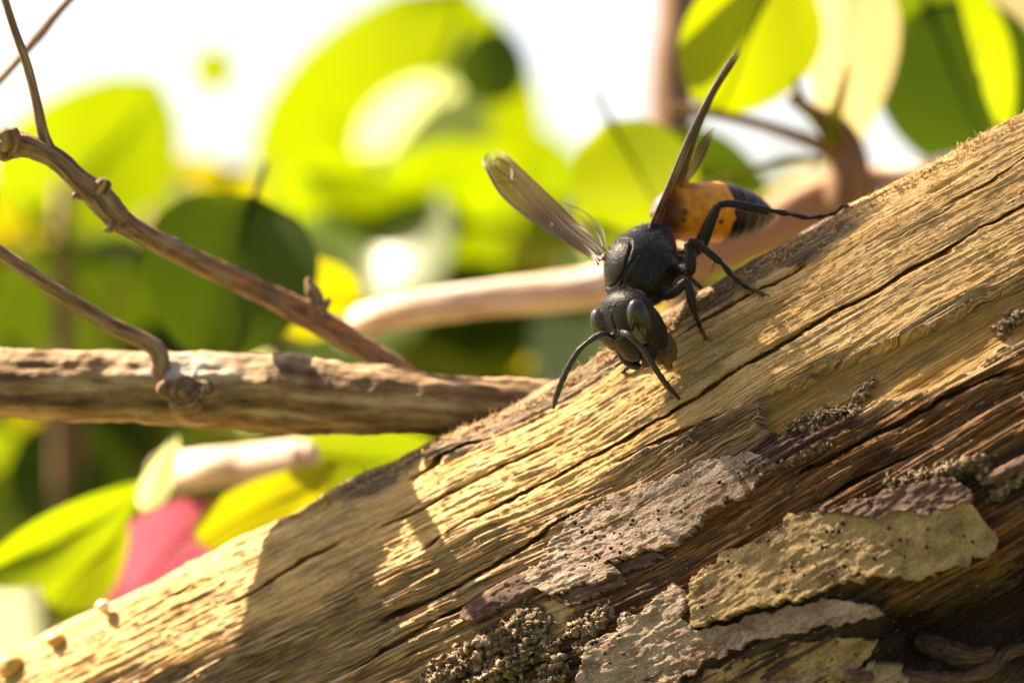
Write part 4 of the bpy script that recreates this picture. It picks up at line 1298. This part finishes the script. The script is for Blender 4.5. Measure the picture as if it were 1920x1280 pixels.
# colour masks on the abdomen
rel = co - A0; ta = rel @ ax_a / La; ra = np.linalg.norm(rel - np.outer(rel @ ax_a, ax_a), axis=1)
rlim = np.interp(ta, tt, rad_a) + 0.28
inA = (ta > -0.03) & (ta < 1.05) & (ra < rlim)
wav = 0.012 * np.sin(7 * np.arctan2(rel[:, 2], rel[:, 1]))
orange = inA * (1 - sstep(ta + wav, 0.53, 0.545)) * sstep(ta, 0.06, 0.17)
for (sx, sy, sr) in ((1283, 398, 9), (1281, 412, 7), (1352, 416, 6)):
    orange = orange * (1 - 0.85 * (1 - sstep(np.hypot((bu - sx), (bv - sy)), sr * .5, sr)) * (no[:, 1] < 0))
brown = inA * (1 - sstep(ta, 0.10, 0.22)) * 0.9 + inA * sstep(bv, 415, 450) * 0.0  # front segment browned: its shade is put into the colour
tipd = np.minimum.reduce([np.linalg.norm(co - q, axis=1) for q in (ff, fm, fh)])
brown = np.maximum(brown, 0.6 * (1 - sstep(tipd, 0.4, 1.6)))
bm_me.vertices.foreach_set('co', (co * MM).astype(np.float32).ravel())
bm_me.update()
bm_me.materials.clear(); bm_me.materials.append(M['shell'])
bm_me.polygons.foreach_set('use_smooth', [True] * len(bm_me.polygons))
attr(bm_me, 'orange', orange); attr(bm_me, 'brown', brown)
bm_me.name = 'body'
link('body', bm_me, None, hor)

# eyes, simple eyes
for s in (1, -1):
    V_, F_ = ico(5)
    v = V_ * np.array([1.02, 1.95, 1.12])
    k = np.exp(-((V_[:, 1] + 0.05) / 0.3) ** 2) * (V_[:, 2] > 0) * (V_[:, 0] * s < 0.6)
    v = v * (1 - 0.07 * k[:, None])
    tilt = Matrix.Rotation(math.radians(-12 * s), 3, 'Z')
    v = v @ np.array(tilt)
    c = hl(1.82 * s, -0.30, 0.56)
    link('eye', mesh_np('eye', c + v @ np.array(H_ax), np.array(F_)), M['eye'], hor)
V_, F_ = ico(2)
for a_, b_ in ((0, -1.85), (-0.3, -2.2), (0.3, -2.2)):
    base = hl(a_, b_, 1.06 if b_ > -2 else 0.92)
    link('ocellus', mesh_np('ocellus', base + V_ * 0.15, np.array(F_)), M['eye'], hor)


# antennae
def antenna(scape, flag):
    a = Acc().tube(scape, [0.20, 0.24, 0.27, 0.22][:len(scape)], 14, 20)
    def rings(S_, T_, R_): return R_ * 0.07 * np.sin(S_ * 2 * np.pi / 0.85)
    a.tube(flag, np.interp(np.linspace(0, 1, len(flag)), [0, .1, .5, .85, 1], [0.17, 0.22, 0.25, 0.22, 0.12]), 14, 110, rings)
    o = link('antenna', a.mesh('antenna'), M['antenna'], hor)


s1 = hl(-0.62, 0.05, 1.75); s2 = hl(0.62, 0.05, 1.75)
antenna([s1, P(1132, 626, -1.2), P(1118, 631, -1.4), P(1104, 640, -1.5)], [P(1104, 640, -1.5), P(1086, 656, -1.4), P(1068, 684, -1.0), P(1053, 716, -0.4), P(1043, 744, 0.4), P(1038, 765, 1.2)])
antenna([s2, P(1173, 624, -1.5), P(1183, 632, -1.9), P(1192, 641, -2.0)], [P(1192, 641, -2.0), P(1206, 656, -1.9), P(1222, 680, -1.6), P(1240, 708, -1.0), P(1258, 731, -0.2), P(1274, 748, 0.5)])


# wings
def wing(name, lo, hi, dep, mat, clear, pleat, veins=(), n=60, m=15, thick=0.05, seed=1, belly=0.0):
    """lo/hi: the two edges in px from base to tip; dep: depth mm base->tip for each edge"""
    lo = spline(np.array(lo, float), n); hi = spline(np.array(hi, float), n)
    t = np.linspace(0, 1, n); a = np.linspace(0, 1, m)
    d0 = np.interp(t, np.linspace(0, 1, len(dep[0])), dep[0]); d1 = np.interp(t, np.linspace(0, 1, len(dep[1])), dep[1])
    G_ = np.zeros((n, m, 3))
    for i in range(n):
        for j in range(m):
            x = lo[i] * (1 - a[j]) + hi[i] * a[j]
            y = d0[i] * (1 - a[j]) + d1[i] * a[j]
            y += pleat * math.sin(t[i] * math.pi) ** 0.6 * abs(((a[j] * 2.5 + 0.15) % 1) - 0.5) + belly * math.sin(math.pi * a[j])
            y += 0.12 * (vn(np.array([t[i] * 9.0]), np.array([a[j] * 4.0]), seed)[0] - 0.5)
            G_[i, j] = P(x[0], x[1], y)
    I_ = np.arange(n * m).reshape(n, m)
    F_ = np.stack([I_[:-1, :-1], I_[1:, :-1], I_[1:, 1:], I_[:-1, 1:]], -1).reshape(-1, 4)
    me = mesh_np(name, G_.reshape(-1, 3), F_)
    attr(me, 'clear', np.repeat(sstep(t, *clear)[:, None], m, 1))
    o = link(name, me, mat, hor)
    if veins:
        ac = Acc()
        for pts, rr in veins:
            q = [G_[min(n - 1, int(ti * (n - 1))), min(m - 1, int(ai * (m - 1)))] + np.array([0, -0.03, 0]) for ti, ai in pts]
            ac.tube(q, [rr] * (len(q) - 1) + [rr * 0.5], 8, max(12, 6 * len(q)))
        link('vein', ac.mesh('vein'), M['vein'], o)
    return o


lead = lambda a0, rr: ([(x, a0) for x in np.linspace(0.0, 0.96, 9)], rr)
wing('forewing', [(1122, 496), (1102, 477), (1038, 441), (987, 405), (943, 369), (912, 317), (909, 296), (920, 284)],
     [(1136, 470), (1104, 437), (1078, 412), (1038, 373), (999, 337), (965, 305), (944, 288), (932, 282)], ([4.2, 8, 11.5, 14.5], [5.2, 9, 12.5, 15]), M['wing'], (0.70, 0.9), 0.9,
     [lead(0.0, 0.10), ([(0, .35), (.2, .36), (.45, .45), (.62, .5), (.75, .35)], 0.085), ([(0, .6), (.3, .62), (.5, .75), (.7, .8)], 0.07), lead(1.0, 0.05),
      ([(.45, .45), (.5, .75)], .06), ([(.62, .5), (.66, .05)], .06), ([(.62, .5), (.7, .8), (.8, .6), (.75, .35)], .055), ([(.3, .05), (.34, .36)], .06)])
wing('hindwing', [(1130, 470), (1112, 442), (1092, 420), (1070, 402), (1052, 386), (1041, 376)], [(1135, 466), (1134, 445), (1124, 423), (1100, 400), (1076, 388), (1046, 374)], ([6, 9, 11], [6.2, 9.4, 11.2]), M['hindwing'], (0.3, 0.6), 0.3,
     [lead(1.0, 0.04), ([(0, .5), (.3, .5), (.7, .5)], .035)])
wing('forewing', [(1211, 462), (1213, 445), (1226, 405), (1256, 338), (1283, 272), (1308, 218), (1342, 155), (1372, 108), (1388, 86)],
     [(1229, 464), (1238, 435), (1262, 378), (1292, 306), (1309, 250), (1325, 213), (1352, 156), (1382, 112), (1392, 92)], ([4.2, 5.0, 6.5, 8, 9], [7.0, 9.5, 11.5, 11, 9.4]), M['wing_dark'], (0.82, 0.95), 1.6,
     [lead(0.0, 0.11), lead(1.0, 0.07), ([(0, .4), (.3, .4), (.6, .5), (.8, .4)], .09), ([(0, .75), (.3, .7), (.6, .8)], .08)], belly=0.6)
wing('hindwing', [(1232, 440), (1262, 378), (1292, 315), (1312, 270), (1336, 238)], [(1238, 425), (1270, 372), (1302, 325), (1324, 285), (1340, 240)], ([8, 10, 11], [9, 12, 11.5]), M['wing_dark'], (0.75, 1.0), 0.5,
     [lead(0.0, 0.06), lead(1.0, 0.04)])
# wing plates
for c, r_ in ((P(1208, 472, 3.3), (0.6, 0.42, 0.5)), (P(1134, 482, 4.6), (0.32, 0.3, 0.4))):
    V_, F_ = ico(3)
    link('tegula', mesh_np('tegula', c + (V_ * np.array(r_)) @ np.array(T_ax), np.array(F_)), M['amber_part'], hor)


# spurs and claws
def spike(name, p0, p1, r0, bend=(0, 0, 0)):
    p0 = np.array(p0); p1 = np.array(p1); mid_ = (p0 + p1) / 2 + np.array(bend)
    a = Acc().tube([p0, mid_, p1], [r0, r0 * 0.7, 0.012], 8, 10)
    link(name, a.mesh(name), M['amber_part'], hor)


spike('tibial_spur', P(1434, 402, 5.8), P(1441, 424, 5.7), 0.10); spike('tibial_spur', P(1441, 402, 5.8), P(1453, 413, 5.7), 0.08)
spike('tibial_spur', P(1338, 492, 2.7), P(1333, 513, 2.6), 0.09); spike('tibial_spur', P(1292, 572, 1.6), P(1286, 581, 1.5), 0.06)
for fp in (fh, fm, ff, g1):
    for dx in (-0.35, 0.4):
        spike('claw', fp + np.array([0, -0.05, 0.08]), fp + np.array([dx, -0.25, -0.35]), 0.07, (dx * 0.4, -0.15, 0.1))


# fine hair on thorax, head and waist
def hairs(n, seed):
    r_ = np.random.default_rng(seed)
    sel = np.where(((np.linalg.norm(co - HC, axis=1) > 3.2) | (lf < 0.9)) & ~(inA & (ta < 0.5)))[0]
    pick = r_.choice(sel, n); Vv = []; Ff = []
    for k, i in enumerate(pick):
        p = co[i]; d = unit(no[i] + r_.normal(0, 0.35, 3)); ln = r_.uniform(0.22, 0.6) * (1.0 if np.linalg.norm(p - TC) < 4.6 else 0.6)
        sdv = unit(np.cross(d, r_.normal(0, 1, 3))) * 0.012; s2_ = np.cross(d, sdv)
        b0 = len(Vv)
        Vv += [p + sdv, p - sdv * 0.5 + s2_, p - sdv * 0.5 - s2_, p + d * ln + r_.normal(0, 0.04, 3)]
        Ff += [[b0, b0 + 1, b0 + 3], [b0 + 1, b0 + 2, b0 + 3], [b0 + 2, b0, b0 + 3]]
    o = link('hair', mesh_np('hair', np.array(Vv), np.array(Ff)), M['hair'], hor); o['kind'] = 'stuff'


hairs(6500, 4)

# chewed pulp held in the jaws
def pulp():
    V_, F_ = ico(5)
    c = hl(1.35, 2.35, -0.15) * 0.35 + P(1250, 652, 3.2) * 0.65
    b = 0.5 * (fbm(V_[:, 0] * 3 + 5, V_[:, 1] * 3 + 9, 3, 4) + fbm(V_[:, 2] * 4 + 5, V_[:, 1] * 3 + V_[:, 0] * 2, 4, 4) - 1) * 1.6
    v = V_ * np.array([0.85, 0.9, 1.5]) * (1 + 0.9 * b[:, None])
    rot = np.array(Matrix.Rotation(math.radians(-14), 3, 'Y'))
    o = link('wood_pulp_ball', mesh_np('wood_pulp_ball', c + v @ rot.T, np.array(F_)), M['pulp'])
    tag(o, 'rough brown ball of chewed wood pulp held in the hornet jaws', 'wood pulp')


pulp()
